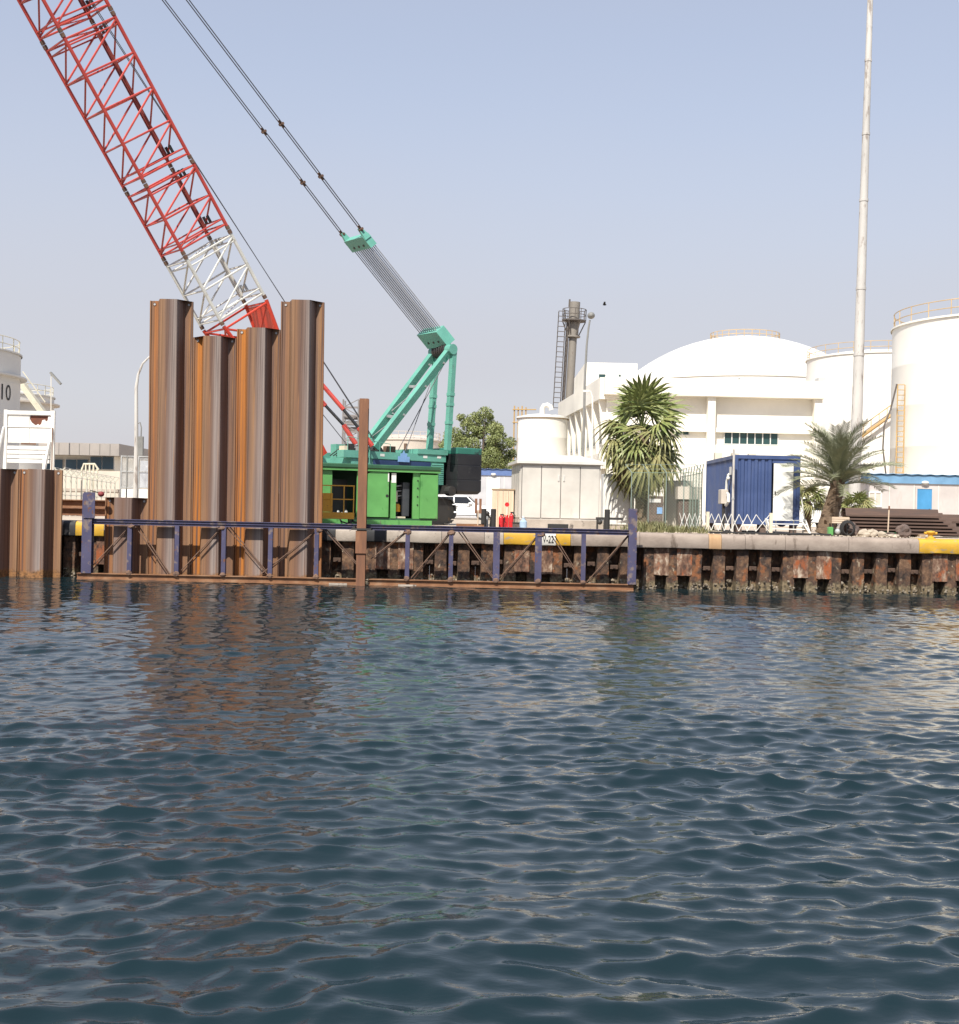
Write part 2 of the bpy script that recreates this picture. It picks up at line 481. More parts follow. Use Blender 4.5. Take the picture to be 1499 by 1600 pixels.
# ================================================================== SETTING
# ------------------------------------------------------------------ water
def wave_field(x, y, spacing):
    rng = np.random.default_rng(11)
    n = 190
    lam = np.exp(rng.uniform(np.log(0.16), np.log(6.0), n))
    th = rng.normal(0.14, 0.60, n) + math.pi / 2        # mostly crests lying across the view
    k = 2 * np.pi / lam
    w = np.exp(-0.5 * (np.log(lam / 0.44) / 0.50) ** 2) + 0.85 * np.exp(-0.5 * (np.log(lam / 0.19) / 0.32) ** 2) + 0.26 * np.exp(-0.5 * (np.log(lam / 2.4) / 0.5) ** 2)   # chop, ripples and a low swell
    slope = w * rng.uniform(0.6, 1.4, n)
    slope *= 0.215 / math.sqrt(np.sum(slope ** 2) / 2)
    amp = slope / k
    ph = rng.uniform(0, 2 * np.pi, n)
    z = np.zeros_like(x)
    dx = np.zeros_like(x)
    dy = np.zeros_like(x)
    # slowly varying gusts make calmer and rougher patches
    g = 1 + 0.34 * np.sin(0.31 * x + 0.5 * y + 1.0) * np.sin(0.23 * y - 0.4 * x) + 0.16 * np.sin(0.11 * x - 0.27 * y + 2.0)
    g *= np.interp(y, [0, 7, 11, 17, 28, 41], [1.28, 1.24, 1.05, 0.84, 0.66, 0.57])       # more sheltered towards the quay
    for i in range(n):
        kx, ky = k[i] * math.cos(th[i]), k[i] * math.sin(th[i])
        att = np.clip((lam[i] / spacing - 1.8) / 2.0, 0, 1)
        if att.max() <= 0:
            continue
        p = kx * x + ky * y + ph[i]
        a = amp[i] * att * g
        z += a * np.cos(p)
        s_ = a * np.sin(p) * 0.95
        dx -= s_ * math.cos(th[i])
        dy -= s_ * math.sin(th[i])
    return dx, dy, z


def axis_steps(a, b, step):
    out, t = [], a
    while t < b:
        out.append(t)
        t += step(t)
    out.append(b)
    return np.array(out)


ys = np.concatenate([np.array([-300, -150, -70, -30, -12, -5, -1, 1, 2, 2.6, 3.0]),
                     axis_steps(3.1, 40.6, lambda t: 0.026 if t < 9 else (0.026 + (t - 9) * 0.0045 if t < 22 else 0.085))])
xr = axis_steps(0.0, 34.0, lambda t: 0.026 if t < 4.5 else 0.026 + (t - 4.5) * 0.0042)
xr = np.concatenate([xr, np.array([38, 46, 60, 90, 150, 300])])
xs = np.concatenate([-xr[:0:-1], xr])
X, Y = np.meshgrid(xs, ys)
sx = np.gradient(xs)
sy = np.gradient(ys)
SP = np.maximum(sx[None, :], sy[:, None])
DX, DY, Z = wave_field(X, Y, SP)
DY[-1, :] = 0
co = np.stack([X + DX, Y + DY, Z], -1).reshape(-1, 3).astype(np.float32)
nr, nc = X.shape
idx = np.arange(nr * nc).reshape(nr, nc)
quads = np.stack([idx[:-1, :-1], idx[:-1, 1:], idx[1:, 1:], idx[1:, :-1]], -1).reshape(-1, 4)
me = bpy.data.meshes.new('water')
me.vertices.add(len(co))
me.vertices.foreach_set('co', co.ravel())
me.loops.add(quads.size)
me.loops.foreach_set('vertex_index', quads.ravel().astype(np.int32))
me.polygons.add(len(quads))
me.polygons.foreach_set('loop_start', np.arange(0, quads.size, 4, dtype=np.int32))
me.polygons.foreach_set('loop_total', np.full(len(quads), 4, dtype=np.int32))
me.polygons.foreach_set('use_smooth', np.ones(len(quads), dtype=bool))
me.update()
m_water = bpy.data.materials.new('sea_water')
m_water.use_nodes = True
N, L = m_water.node_tree.nodes, m_water.node_tree.links
b = N['Principled BSDF']
b.inputs['Base Color'].default_value = (0.008, 0.019, 0.0235, 1)
b.inputs['Roughness'].default_value = 0.045
b.inputs['IOR'].default_value = 1.333
tc = N.new('ShaderNodeTexCoord')
last = None
for sc, st, dist in ((4.5, (1.0, 2.0, 1), 0.005), (13.0, (1.0, 1.8, 1), 0.002)):
    mp = N.new('ShaderNodeMapping')
    mp.inputs['Scale'].default_value = st
    mp.inputs['Rotation'].default_value = (0, 0, R(8))
    L.new(tc.outputs['Object'], mp.inputs[0])
    nz = N.new('ShaderNodeTexNoise')
    nz.inputs['Scale'].default_value = sc
    nz.inputs['Detail'].default_value = 3.0
    L.new(mp.outputs[0], nz.inputs['Vector'])
    bp = N.new('ShaderNodeBump')
    bp.inputs['Distance'].default_value = dist
    bp.inputs['Strength'].default_value = 0.8
    L.new(nz.outputs['Fac'], bp.inputs['Height'])
    if last:
        L.new(last, bp.inputs['Normal'])
    last = bp.outputs[0]
L.new(last, b.inputs['Normal'])
me.materials.append(m_water)
wo = bpy.data.objects.new('water', me)
COL.objects.link(wo)
structure(wo)

# ------------------------------------------------------------------ ground
g = MB()
g.box(-2500, 2500, 40.86, 6000, QUAY - 1.2, QUAY - 0.005)
structure(g.build('ground', m_ground))

# ------------------------------------------------------------------ quay wall
quay = thing('quay_wall', 'old rusted steel quay wall with rounded concrete cap along the water', 'quay wall', (0, 40.0, 0))
PER = 0.728
x0k = W(1034, 860, 40.1).x          # centre of a plated recess
rng = random.Random(3)


def wall_unit(seed):
    """one U of the old wall: half recess, web, front pan, web, half recess (local x from -PER/2 to PER/2, centred on the pan)"""
    h = PER / 2
    rough = random.Random(seed)
    prof = [(-h, 0.50), (-h + 0.145, 0.50), (-h + 0.185, 0.06), (-0.10, 0.05), (0.0, 0.055), (0.10, 0.05), (h - 0.185, 0.06), (h - 0.145, 0.50), (h, 0.50), (h, 0.75), (-h, 0.75)]
    rings = []
    for i in range(9):
        z = -0.7 + 2.0 * i / 8
        ring = []
        for k, (px_, py_) in enumerate(prof):
            j = 0.012 if 2 <= k <= 6 else 0.0
            wear = 0.035 * max(0, 0.35 - z) if 2 <= k <= 6 else 0
            ring.append((px_ + rough.uniform(-j, j), py_ + rough.uniform(-j, j) + wear, z))
        rings.append(ring[::-1])
    return MB().loft(rings, True)


units = [wall_unit(s).mesh('sheet_pile') for s in range(5)]
for u in units:
    u.materials.append(m_wall)
for k in range(-62, 44):
    o = bpy.data.objects.new('sheet_pile', units[rng.randrange(5)])
    COL.objects.link(o)
    o.parent = quay
    o.location = (x0k + (k + 0.5) * PER, 0.05 + rng.uniform(0, 0.03), rng.uniform(-0.02, 0.0))
    o.rotation_euler = (0, 0, R(rng.uniform(-1.2, 1.2)))
    xc = x0k + k * PER
    if k % 6 in (0, 1):
        zb = 0.42 + rng.uniform(-0.05, 0.05)
        t = MB()
        w_ = 0.235
        n = 7
        rings = []
        for i in range(n):
            xx = xc - w_ + 2 * w_ * i / (n - 1)
            e = rng.uniform(-0.012, 0.012)
            rings.append([(xx, 40.085, zb + e), (xx, 40.118, zb + e), (xx, 40.118, 1.292), (xx, 40.085, 1.292)])
        t.loft(rings, True).build('cover_plate', m_plate, quay)
    else:
        t = MB()
        zz = 0.62 + rng.uniform(-0.05, 0.05)
        t.box(xc - 0.13, xc + 0.13, 40.30, 40.545, zz, zz + 0.14, 0.015)
        t.tube((xc, 40.30, zz + 0.07), (xc, 40.25, zz + 0.07), 0.035, n=6)
        t.build('tie_plate', m_wallback, quay)
# oysters and broken concrete at the waterline
oy = MB()
for i in range(1500):
    x = rng.uniform(-24, 28)
    kk = ((x - x0k) / PER) % 1.0
    rec = kk < 0.22 or kk > 0.78
    y = 40.52 if rec else 40.10
    zc = abs(rng.gauss(0, 0.13)) - 0.02
    s_ = rng.uniform(0.02, 0.065) * (1.35 if rec else 0.8)
    oy.rock((x, y - rng.uniform(0, 0.05), zc), (s_, s_ * 0.6, s_ * 0.8), i, 6, 4)
o = oy.build('oyster_crust', m_oyster, quay, True)
o['kind'] = 'stuff'
o['label'] = 'pale oyster and barnacle crust along the waterline'

cap_prof = [(39.945, 1.305), (39.93, 1.33), (39.93, 1.60), (39.945, 1.665), (39.985, 1.72), (40.05, 1.752), (40.13, 1.76), (40.90, 1.76), (40.90, 1.305)]


def cap_block(xa, xb, mat):
    r2 = random.Random(int(xa * 100))
    t = MB()
    n = max(2, int((xb - xa) / 0.25) + 1)
    rings = []
    dz, dy_ = r2.uniform(-0.008, 0.008), r2.uniform(-0.008, 0.008)
    for i in range(n):
        x = xa + (xb - xa) * i / (n - 1)
        ring = []
        for (yy, zz) in cap_prof:
            j = 0.016 * mnoise.noise((x * 2.3, yy * 7, zz * 7)) if yy < 40.2 else 0
            ring.append((x, yy + dy_ + j, zz + dz + j * 0.7))
        rings.append(ring[::-1])
    return t.loft(rings, True).build('cap_block', mat, quay, True)


joints = [(-420, m_conc), (-310, m_conc), (-200, m_conc), (-90, m_conc), (20, m_conc), (98, m_capblack), (117, m_yellow), (162, m_conc), (250, m_conc), (345, m_conc), (440, m_conc), (503, m_capblack), (524, m_conclight),
          (572, m_capblack), (604, m_conclight), (690, m_conc), (757, m_conclight), (787, m_yellow), (842, m_capwhite), (869, m_yellow), (892, m_conc), (1000, m_conc), (1108, m_caprust), (1128, m_conc), (1165, m_conc), (1228, m_conc),
          (1327, m_conc), (1437, m_yellow), (1530, m_conc), (1640, m_conc), (1750, m_conc), (1860, m_conc), (1980, m_conc)]
for (a, mt), (bb, _) in zip(joints[:-1], joints[1:]):
    xa, xb = W(a, 850, 39.93).x, W(bb, 850, 39.93).x
    cap_block(xa + 0.006, xb - 0.006, mt)
cap_block(-42, W(-420, 850, 39.93).x - 0.006, m_conc)
cap_block(W(1980, 850, 39.93).x + 0.006, 42, m_conc)


def text_mb(s, size, frame):
    """flat lettering; frame(u, v) gives the world point for text coordinates"""
    cu = bpy.data.curves.new('t', 'FONT')
    cu.body = s
    cu.size = size
    cu.resolution_u = 3
    ob = bpy.data.objects.new('t', cu)
    COL.objects.link(ob)
    dg = bpy.context.evaluated_depsgraph_get()
    tm = ob.evaluated_get(dg).to_mesh()
    t = MB()
    t.add([frame(v.co.x, v.co.y) for v in tm.vertices], [tuple(p.vertices) for p in tm.polygons])
    ob.evaluated_get(dg).to_mesh_clear()
    bpy.data.objects.remove(ob)
    bpy.data.curves.remove(cu)
    return t


xv = W(843, 845, 39.91).x
text_mb('V-22', 0.33, lambda u, v: (xv + 0.10 + u * 0.56, 39.915, 1.385 + v)).build('lettering', m_ink, quay)

# ------------------------------------------------------------------ standing sheet piles
O1, O2 = (0.37, 0.138, 0.022), (0.29, 0.115, 0.034)
B1, B2, B3 = (0.22, 0.115, 0.060), (0.16, 0.090, 0.062), (0.27, 0.155, 0.085)
GP, GL = (0.20, 0.145, 0.125), (0.27, 0.225, 0.205)


def pile_mat(i, stops):
    return PM('rusty_pile_%s' % 'abcdefgh'[i], (0.2, 0.1, 0.05), 1.6, (5, 5, 0.18), rough=0.78, bump=0.003, bscale=9, axis=(1.336, stops, 0.10),
              over=((0.090, 0.050, 0.040), 0.57, 2.4, (6.0, 6.0, 0.05)), over2=((0.30, 0.145, 0.055), 0.62, 2.2, (5, 5, 0.09)), zband=((0.20, 0.095, 0.035), 0.20, 0.45))


pm = [
    pile_mat(0, [(0.0, B1), (0.06, O2), (0.20, B1), (0.30, B3), (0.42, B2), (0.50, GP), (0.60, GL), (0.72, B2), (0.85, B1), (1.0, B3)]),
    pile_mat(1, [(0.0, B1), (0.05, O1), (0.20, O1), (0.27, B3), (0.38, B1), (0.46, B2), (0.56, GL), (0.68, GP), (0.80, B2), (1.0, B1)]),
    pile_mat(2, [(0.0, O2), (0.06, O1), (0.21, O1), (0.29, B2), (0.40, B3), (0.50, GP), (0.62, GL), (0.74, B2), (0.85, B1), (1.0, B1)]),
    pile_mat(3, [(0.0, B2), (0.08, B1), (0.24, B3), (0.34, B1), (0.46, B2), (0.55, GP), (0.64, GL), (0.74, B2), (0.84, B3), (1.0, O2)]),
    pile_mat(4, [(0.0, B1), (0.08, O2), (0.22, B1), (0.34, GP), (0.50, B2), (0.64, GP), (0.78, B2), (0.90, B1), (1.0, B3)]),
]
PW, PD, YV = 1.352, 0.44, 39.60


def hat(w, ys_, t=0.022):
    """closed outline of a joined pair of sheet piles: flange, web, pan, web, flange"""
    f = [(0.0, 0), (0.02, -0.035), (0.05, -0.035), (0.055, 0.0), (0.275, 0.0), (0.415, -PD), (w - 0.415, -PD), (w - 0.275, 0.0), (w - 0.055, 0.0), (w - 0.05, -0.03), (w - 0.02, -0.03), (w - 0.004, 0)]
    bk = [(w - 0.004, t), (w - 0.262, t), (w - 0.402, -PD + t), (0.402, -PD + t), (0.262, t), (0.0, t)]
    return [(a, ys_ + b_) for a, b_ in f + bk]


def sheet_pile(px, ptop, mat, label, name='steel_sheet_pile', group='steel sheet piles standing in the water', zt=None, lean=0.0):
    p = W(px, 850, YV)
    p.z = W(px, ptop, YV).z
    zt = p.z if zt is None else zt
    t = thing(name, label, 'sheet pile', (p.x, YV, -1.5), 0, group)
    out = hat(PW, 0.0)
    r2 = random.Random(int(px))
    m = MB()
    H = zt + 1.5
    nz = max(3, int(H / 0.8))
    rings = []
    for i in range(nz + 1):
        z = H * i / nz
        rings.append([(a + lean * z + 0.006 * mnoise.noise((z * 0.6, px, 0)), b_ + 0.006 * mnoise.noise((z * 0.5, a * 2, px)), z + (r2.uniform(-0.006, 0.006) if i == nz else 0)) for a, b_ in out][::-1])
    m.loft(rings, True)
    m.build('pile_section', mat, t, local=True)
    for hx in (0.15, PW - 0.14):            # burnt lifting holes near the top, each filled by a pale disc
        c = MB()
        c.tube((hx + lean * H, -0.006, H - 0.10), (hx + lean * H, -0.002, H - 0.10), 0.036, n=10)
        c.build('lifting_hole', m_hole, t, local=True)
        r = MB()
        rr = []
        for k in range(10):
            a = 2 * math.pi * k / 10
            rr.append([(hx + lean * H + math.cos(a) * q, y_, H - 0.10 + math.sin(a) * q) for q, y_ in ((0.036, -0.004), (0.036, -0.012), (0.052, -0.010), (0.052, -0.004))])
        rr.append(rr[0])
        r.loft(rr, False)
        r.build('hole_rim', m_rustbar, t, local=True)
    return t


m_hole = PM('pale_hole_disc', (0.42, 0.42, 0.42), 3.0, rough=0.6)  # pale disc standing for the open lifting hole
LEAN = -0.010
sheet_pile(231.5, 470, pm[0], 'tall brown rusty sheet pile, leftmost of the four tall piles', lean=LEAN)
sheet_pile(299.8, 527, pm[1], 'shortest of the four tall rusty piles, with an orange left flange', lean=LEAN)
sheet_pile(368.2, 514, pm[2], 'rusty pile with bright orange left flange, third of four tall piles', lean=LEAN)
sheet_pile(436.4, 471, pm[3], 'tall brown rusty sheet pile, rightmost of four, nearest the green machine', lean=LEAN)
sheet_pile(163, 777, pm[4], 'low rusty sheet pile just left of the tall piles, behind blue frame')
sheet_pile(28, 733, pm[0], 'low brown sheet pile left of the blue frame, right one of its pair')
sheet_pile(-40.5, 732, pm[4], 'low rusty sheet pile cut off by the left edge of the photo')

# ------------------------------------------------------------------ guide frame
YF = 38.92
frame = thing('pile_guide_frame', 'long worn blue steel guide frame with rusty bottom beam across the quay', 'steel frame', (W(560, 910, YF).x, YF, 0))


def fx(px):
    return W(px, 860, YF).x


zt, zb = 1.77, 0.10
t = MB()
t.box(fx(136), fx(985), YF - 0.07, YF + 0.07, zt - 0.012, zt + 0.012).box(fx(136), fx(985), YF - 0.012, YF + 0.012, zt - 0.08, zt + 0.08)
t.box(fx(136), fx(985), YF - 0.07, YF + 0.07, zt + 0.065, zt + 0.085).box(fx(136), fx(985), YF - 0.07, YF + 0.07, zt - 0.085, zt - 0.065)
t.build('top_beam', m_blueframe, frame)
for xa, xb in ((122, 559), (577, 991)):
    t = MB()
    xa, xb = fx(xa), fx(xb)
    t.box(xa, xb, YF - 0.11, YF + 0.11, zb + 0.075, zb + 0.10).box(xa, xb, YF - 0.11, YF + 0.11, zb - 0.10, zb - 0.075)
    t.box(xa, xb, YF - 0.045, YF - 0.025, zb - 0.075, zb + 0.075)
    t.build('bottom_beam', m_rustbeam, frame)
for px in (203, 277, 350, 423, 495, 637, 705, 776, 841.5, 912):
    x = fx(px)
    w_ = 0.20 if px in (776, 841.5) else 0.13
    t = MB()
    t.box(x - w_ / 2, x + w_ / 2, YF - 0.085, YF - 0.07, zb + 0.10, zt - 0.085)
    t.box(x - 0.010, x + 0.010, YF - 0.07, YF + 0.05, zb + 0.10, zt - 0.085)
    t.box(x - w_ / 2, x + w_ / 2, YF + 0.05, YF + 0.065, zb + 0.10, zt - 0.085)
    t.build('post', m_blueframe, frame)
    t = MB()
    t.rock((x, YF - 0.10, zb + 0.13), (0.10, 0.05, 0.08), px, 7, 4)
    t.build('weld_lump', m_rustbar, frame)
# end posts rise above the beam
for px, ztop, w_ in ((137, 2.62, 0.30), (988, 2.50, 0.24)):
    x = fx(px)
    t = MB()
    t.box(x - w_ / 2, x + w_ / 2, YF - 0.135, YF - 0.115, zb + 0.10, ztop)
    t.box(x - 0.02, x + 0.02, YF - 0.115, YF + 0.10, zb + 0.10, ztop)
    t.box(x - w_ / 2, x + w_ / 2, YF + 0.10, YF + 0.12, zb + 0.10, ztop)
    if px == 137:
        t.box(x - 0.10, x + 0.24, YF - 0.17, YF - 0.137, zt + 0.10, ztop + 0.03)
    t.build('end_post', m_blueframe, frame)
diag = [(135, 0, 203, 1), (208, 1, 262, 0), (278, 0, 346, 1), (352, 1, 420, 0), (405, 0, 497, 1), (503, 1, 559, 0.25), (580, 0.4, 636, 1), (642, 0, 704, 1), (716, 1, 774, 0), (778, 0, 843, 1), (862, 0.95, 911, 0), (918, 0, 982, 1)]
for i, (xa, ta, xb, tb) in enumerate(diag):
    za = zb + 0.12 + (zt - zb - 0.2) * ta
    zz = zb + 0.12 + (zt - zb - 0.2) * tb
    for o_, yy in ((0.0, YF + 0.08), (0.10, YF + 0.14)):
        t = MB()
        t.tube((fx(xa) + o_, yy, za), (fx(xb) + o_ * 0.4, yy, zz), 0.016, n=6)
        t.build('brace', m_rustbar, frame)
for px in (205, 348, 497, 637, 705, 845):
    t = MB()
    t.rock((fx(px), YF - 0.02, zt - 0.13), (0.14, 0.10, 0.08), px, 8, 5)
    t.build('weld_gusset', m_rustbar, frame)
for px, w_ in ((530, 0.55), (638, 0.55)):
    t = MB().box(fx(px) - w_ / 2, fx(px) + w_ / 2, YF - 0.125, YF - 0.11, 0.0, 0.055)
    t.build('bare_patch_plate', m_conclight, frame)

# ------------------------------------------------------------------ steel column beside the piles
YC = 38.66
xc = W(566, 800, YC).x
zc = W(566, 623, YC).z
col = thing('steel_column', 'single rusty steel beam standing upright in front of green machine', 'steel beam', (xc, YC, -1.2))
t = MB()
t.box(xc - 0.135, xc + 0.135, YC - 0.13, YC - 0.112, -1.2, zc).box(xc - 0.135, xc + 0.135, YC + 0.112, YC + 0.13, -1.2, zc).box(xc - 0.012, xc + 0.012, YC - 0.112, YC + 0.112, -1.2, zc)
t.build('beam', m_hcol, col)
t = MB()
t.box(xc - 0.165, xc + 0.165, YC - 0.175, YC - 0.135, 0.98, 1.66)
t.build('sleeve_plate', m_hcol, col)
t = MB()
t.box(xc - 0.30, xc + 0.30, YC - 0.20, YC + 0.18, 1.68, 1.735)
t.box(xc - 0.26, xc - 0.19, YC - 0.14, YC + 0.16, 1.735, 1.80)
t.build('bracket', m_dark, col)

# ================================================================== CRAWLER CRANE
PHI, BETA = R(39.3), R(55.7)
FWD = Vector((-math.cos(PHI), -math.sin(PHI), 0))
SIDE = Vector((math.sin(PHI), -math.cos(PHI), 0))
FOOT = W(484, 706, 50.0)
UPV = Vector((0, 0, 1))
AX = FWD * math.cos(BETA) + UPV * math.sin(BETA)
E2 = FWD * math.sin(BETA) - UPV * math.cos(BETA)


def CR(a, b_, z):
    """crane frame: a metres ahead of the boom foot, b metres to the near side, z above the water"""
    p = FOOT + FWD * a + SIDE * b_
    p.z = z
    return p


crane = thing('crawler_crane', 'teal crawler crane with red and white lattice boom raised to the left', 'crane', CR(-2.0, 0, QUAY), 0)


def crbox(t, a0, a1, b0, b1, z0, z1):
    p = [CR(a, b_, z) for z in (z0, z1) for b_ in (b0, b1) for a in (a0, a1)]
    return t.add(p, [(0, 1, 3, 2), (4, 6, 7, 5), (0, 4, 5, 1), (2, 3, 7, 6), (0, 2, 6, 4), (1, 5, 7, 3)])


def BP(l, u, v):
    """boom frame: l metres along the boom, u to the near side, v to the front (under) side"""
    return FOOT + AX * l + SIDE * u + E2 * v


HU, HB = 0.785, 1.05            # half width and half depth of the boom


def boom_section(l0, l1, mat, bays, lace=True):
    o = MB()
    ch = [(HU, HB), (HU, -HB), (-HU, -HB), (-HU, HB)]
    for (u, v) in ch:
        o.tube(BP(l0 + 0.05, u, v), BP(l1 - 0.05, u, v), 0.066, n=8)
    sec = o.build('boom_section', mat, crane, True)
    for (u, v) in ch:                       # pin joints
        for l in (l0 + 0.08, l1 - 0.08):
            MB().tube(BP(l - 0.07, u, v), BP(l + 0.07, u, v), 0.082, n=8).build('joint_lug', m_rustbar, sec, True)
    n = bays
    e0, e1 = l0 + 0.22, l1 - 0.22
    for f in range(4):
        (u0, v0), (u1, v1) = ch[f], ch[(f + 1) % 4]
        flip = f in (0, 3)
        for k in range(n + 1):
            l = e0 + (e1 - e0) * k / n
            MB().tube(BP(l, u0, v0), BP(l, u1, v1), 0.037, n=6).build('lacing_bar', mat, sec, True)
            if k < n:
                l2 = e0 + (e1 - e0) * (k + 1) / n
                a_, b_ = ((u0, v0), (u1, v1)) if flip else ((u1, v1), (u0, v0))
                MB().tube(BP(l + 0.06, *a_), BP(l2 - 0.06, *b_), 0.037, n=6).build('lacing_bar', mat, sec, True)
    for l in (e0 + 0.22, e1 - 0.22):              # doubled end frames
        for f in range(4):
            MB().tube(BP(l, *ch[f]), BP(l, *ch[(f + 1) % 4]), 0.030, n=6).build('end_bar', mat, sec, True)
    # cross ties inside at both ends
    for l in (e0, e1):
        MB().tube(BP(l, HU, HB), BP(l, -HU, -HB), 0.022, n=6).build('cross_tie', mat, sec, True)
    return sec


HEEL = 6.05
secs = [(HEEL, 8.87, m_boomwhite, 2), (8.87, 11.63, m_red, 2), (11.63, 17.07, m_red, 4), (17.07, 22.5, m_red, 4), (22.5, 28.0, m_boomwhite, 4)]
for l0, l1, mt, nb in secs:
    s_ = boom_section(l0, l1, mt, nb)
    # walkway rail and hose run along the upper far chord
    for u, r_ in ((-0.40, 0.055), (-0.60, 0.035)):
        MB().tube(BP(l0 + 0.35, u, -HB + 0.16), BP(l1 - 0.35, u, -HB + 0.16), r_, n=8).build('boom_pipe', m_boompipe if mt is m_red else m_boomwhite, s_, True)
    for l in (l0 + 0.45, l1 - 0.45):
        t = MB()
        for q in (-0.1, 0.2):
            c0, c1 = BP(l, -0.30 + q, -HB + 0.02), BP(l + 0.28, -0.30 + q, -HB + 0.02)
            t.bar(c0, c1, 0.10, 0.07, tuple(E2))
        t.build('rope_guide', m_dark if mt is m_red else m_galv, s_)
# tip section: tapering head
t = MB()
for u, v in ((HU, HB), (HU, -HB), (-HU, -HB), (-HU, HB)):
    t.tube(BP(28.0, u, v), BP(33.0, u * 0.6, v * 0.2), 0.06, n=8)
t.bar(BP(32.6, -0.55, 0), BP(32.6, 0.55, 0), 0.5, 0.4)
t.build('boom_head', m_red, crane, True)
# heel section: tapers to the foot pins
t = MB()
for u in (HU, -HU):
    t.tube(BP(HEEL - 0.05, u, HB), BP(0.15, u * 0.95, 0.10), 0.075, 0.09, n=8)
    t.tube(BP(HEEL - 0.05, u, -HB), BP(0.15, u * 0.95, -0.10), 0.075, 0.09, n=8)
heel = t.build('boom_heel', m_redplate, crane, True)
for k in range(4):
    f0, f1 = 1 - k * 0.23, 1 - (k + 1) * 0.23
    l0, l1 = 0.15 + (HEEL - 0.3) * f0, 0.15 + (HEEL - 0.3) * f1
    for u in (HU, -HU):
        MB().tube(BP(l0, u, HB * f0), BP(l1, u, -HB * f1), 0.042, n=6).build('lacing_bar', m_redplate, heel, True)
        MB().tube(BP(l0, u, HB * f0), BP(l0, u, -HB * f0), 0.042, n=6).build('lacing_bar', m_redplate, heel, True)
    for v in (1, -1):
        MB().tube(BP(l0, HU, v * HB * f0), BP(l1, -HU, v * HB * f1), 0.042, n=6).build('lacing_bar', m_redplate, heel, True)
        MB().tube(BP(l0, HU, v * HB * f0), BP(l0, -HU, v * HB * f0), 0.042, n=6).build('lacing_bar', m_redplate, heel, True)
t = MB()                                     # solid web plates of the heel
pl = lambda l, u, v: BP(l, u, v)
t.extrude([pl(HEEL - 0.2, -HU, -HB), pl(HEEL - 0.2, HU * 0.92, -HB), pl(4.7, HU * 0.92, -HB * 0.80), pl(4.7, -HU, -HB * 0.80)], E2 * 0.03)
t.build('heel_plate', m_redplate, heel)
for u in (HU, -HU):
    t = MB()
    t.extrude([pl(1.6, u - 0.02, 0.27), pl(1.6, u - 0.02, -0.27), pl(-0.2, u - 0.02, -0.22), pl(-0.2, u - 0.02, 0.22)], SIDE * 0.05)
    t.build('foot_plate', m_redplate, heel)

# telescopic backstops
for (pa, pb, pc, pd, Yd) in (((490, 585), (537, 640), (560, 668), (582, 697), 49.6), ((490, 612), (509, 634), (537, 664), (556, 694), 51.0)):
    A, B_, C_, D_ = [W(x, y, Yd) for x, y in (pa, pb, pc, pd)]
    A = A + (A - B_) * 0.6
    o_ = MB().tube(A, B_, 0.085, n=8).build('backstop', m_red, crane, True)
    MB().tube(B_, C_, 0.06, n=8).build('backstop_rod', m_black, o_, True)
    MB().tube(C_, D_, 0.10, n=8).build('backstop_foot', m_red, o_, True)

# ---- upper works
t = MB()
crbox(t, 0.9, -5.5, -1.45, 1.45, 3.05, 3.35)
t.build('deck', m_teal, crane)
t = MB()
crbox(t, -0.9, -5.40, -1.60, 1.60, 3.35, 4.30)
house = t.build('engine_house', m_teal, crane)
t = MB()
crbox(t, -0.5, -5.45, 1.20, 1.66, 4.30, 4.58)
t.build('side_girder', m_teal, house)
t = MB()
crbox(t, -0.5, -5.45, -1.66, -1.20, 4.30, 4.58)
t.build('side_girder', m_teal, house)
t = MB()
crbox(t, -4.0, -5.52, -1.3, 1.7, 4.585, 4.78)
t.build('top_cover', m_teal, house)
t = MB()
crbox(t, -1.9, -4.7, 1.602, 1.64, 4.02, 4.27)
t.build('name_panel', m_navy, house)
em = MB()                                    # pale emblem above the panel
ce = CR(-3.3, 1.70, 4.36)
pts = [(-0.28, -0.14), (0.28, -0.14), (0.28, 0.08), (0.16, 0.08), (0.16, 0.2), (0.06, 0.2), (0.0, 0.32), (-0.06, 0.2), (-0.16, 0.2), (-0.16, 0.08), (-0.28, 0.08)]
em.extrude([ce + FWD * (-x) + UPV * y for x, y in pts], SIDE * 0.02)
em.build('emblem', m_signblue, house)
for k in range(11):                          # louvres
    t = MB()
    z = 3.40 + k * 0.078
    p = [CR(a, b_, zz) for a in (-4.75, -5.35) for b_, zz in ((1.602, z), (1.66, z - 0.02), (1.66, z + 0.02), (1.602, z + 0.055))]
    t.loft([p[:4], p[4:]], True).build('louvre', m_teal, house)
for (a, b_, z, l, w_, h_, mt) in ((-1.3, 0.9, 4.30, 0.5, 0.5, 0.42, m_cream), (-0.9, 0.5, 4.30, 0.6, 0.4, 0.55, m_teal), (-3.0, 1.0, 4.58, 0.4, 0.3, 0.28, m_rustbar), (-2.0, 0.1, 4.30, 0.9, 1.0, 0.30, m_dark)):
    t = MB()
    crbox(t, a, a - l, b_ - w_, b_, z, z + h_)
    t.build('deck_fitting', mt, house)
for a in (-1.9, -2.6):                       # winch drums
    MB().tube(CR(a, -0.9, 4.55), CR(a, 0.9, 4.55), 0.30, n=18).build('winch_drum', m_dark, house, True)
# operator's cab at the front, far side
t = MB()
pr = [(1.6, 3.1), (1.75, 3.9), (1.45, 4.9), (-0.1, 4.9), (-0.1, 3.1)]
t.extrude([CR(a, -2.3, z) for a, z in pr], SIDE * 0.95)
cab = t.build('cab', m_teal, crane)
t = MB()
t.extrude([CR(a, -1.348, z) for a, z in ((1.5, 3.7), (1.62, 3.92), (1.36, 4.75), (0.25, 4.75), (0.25, 3.7))], SIDE * 0.02)
t.build('cab_window', m_carglass, cab)
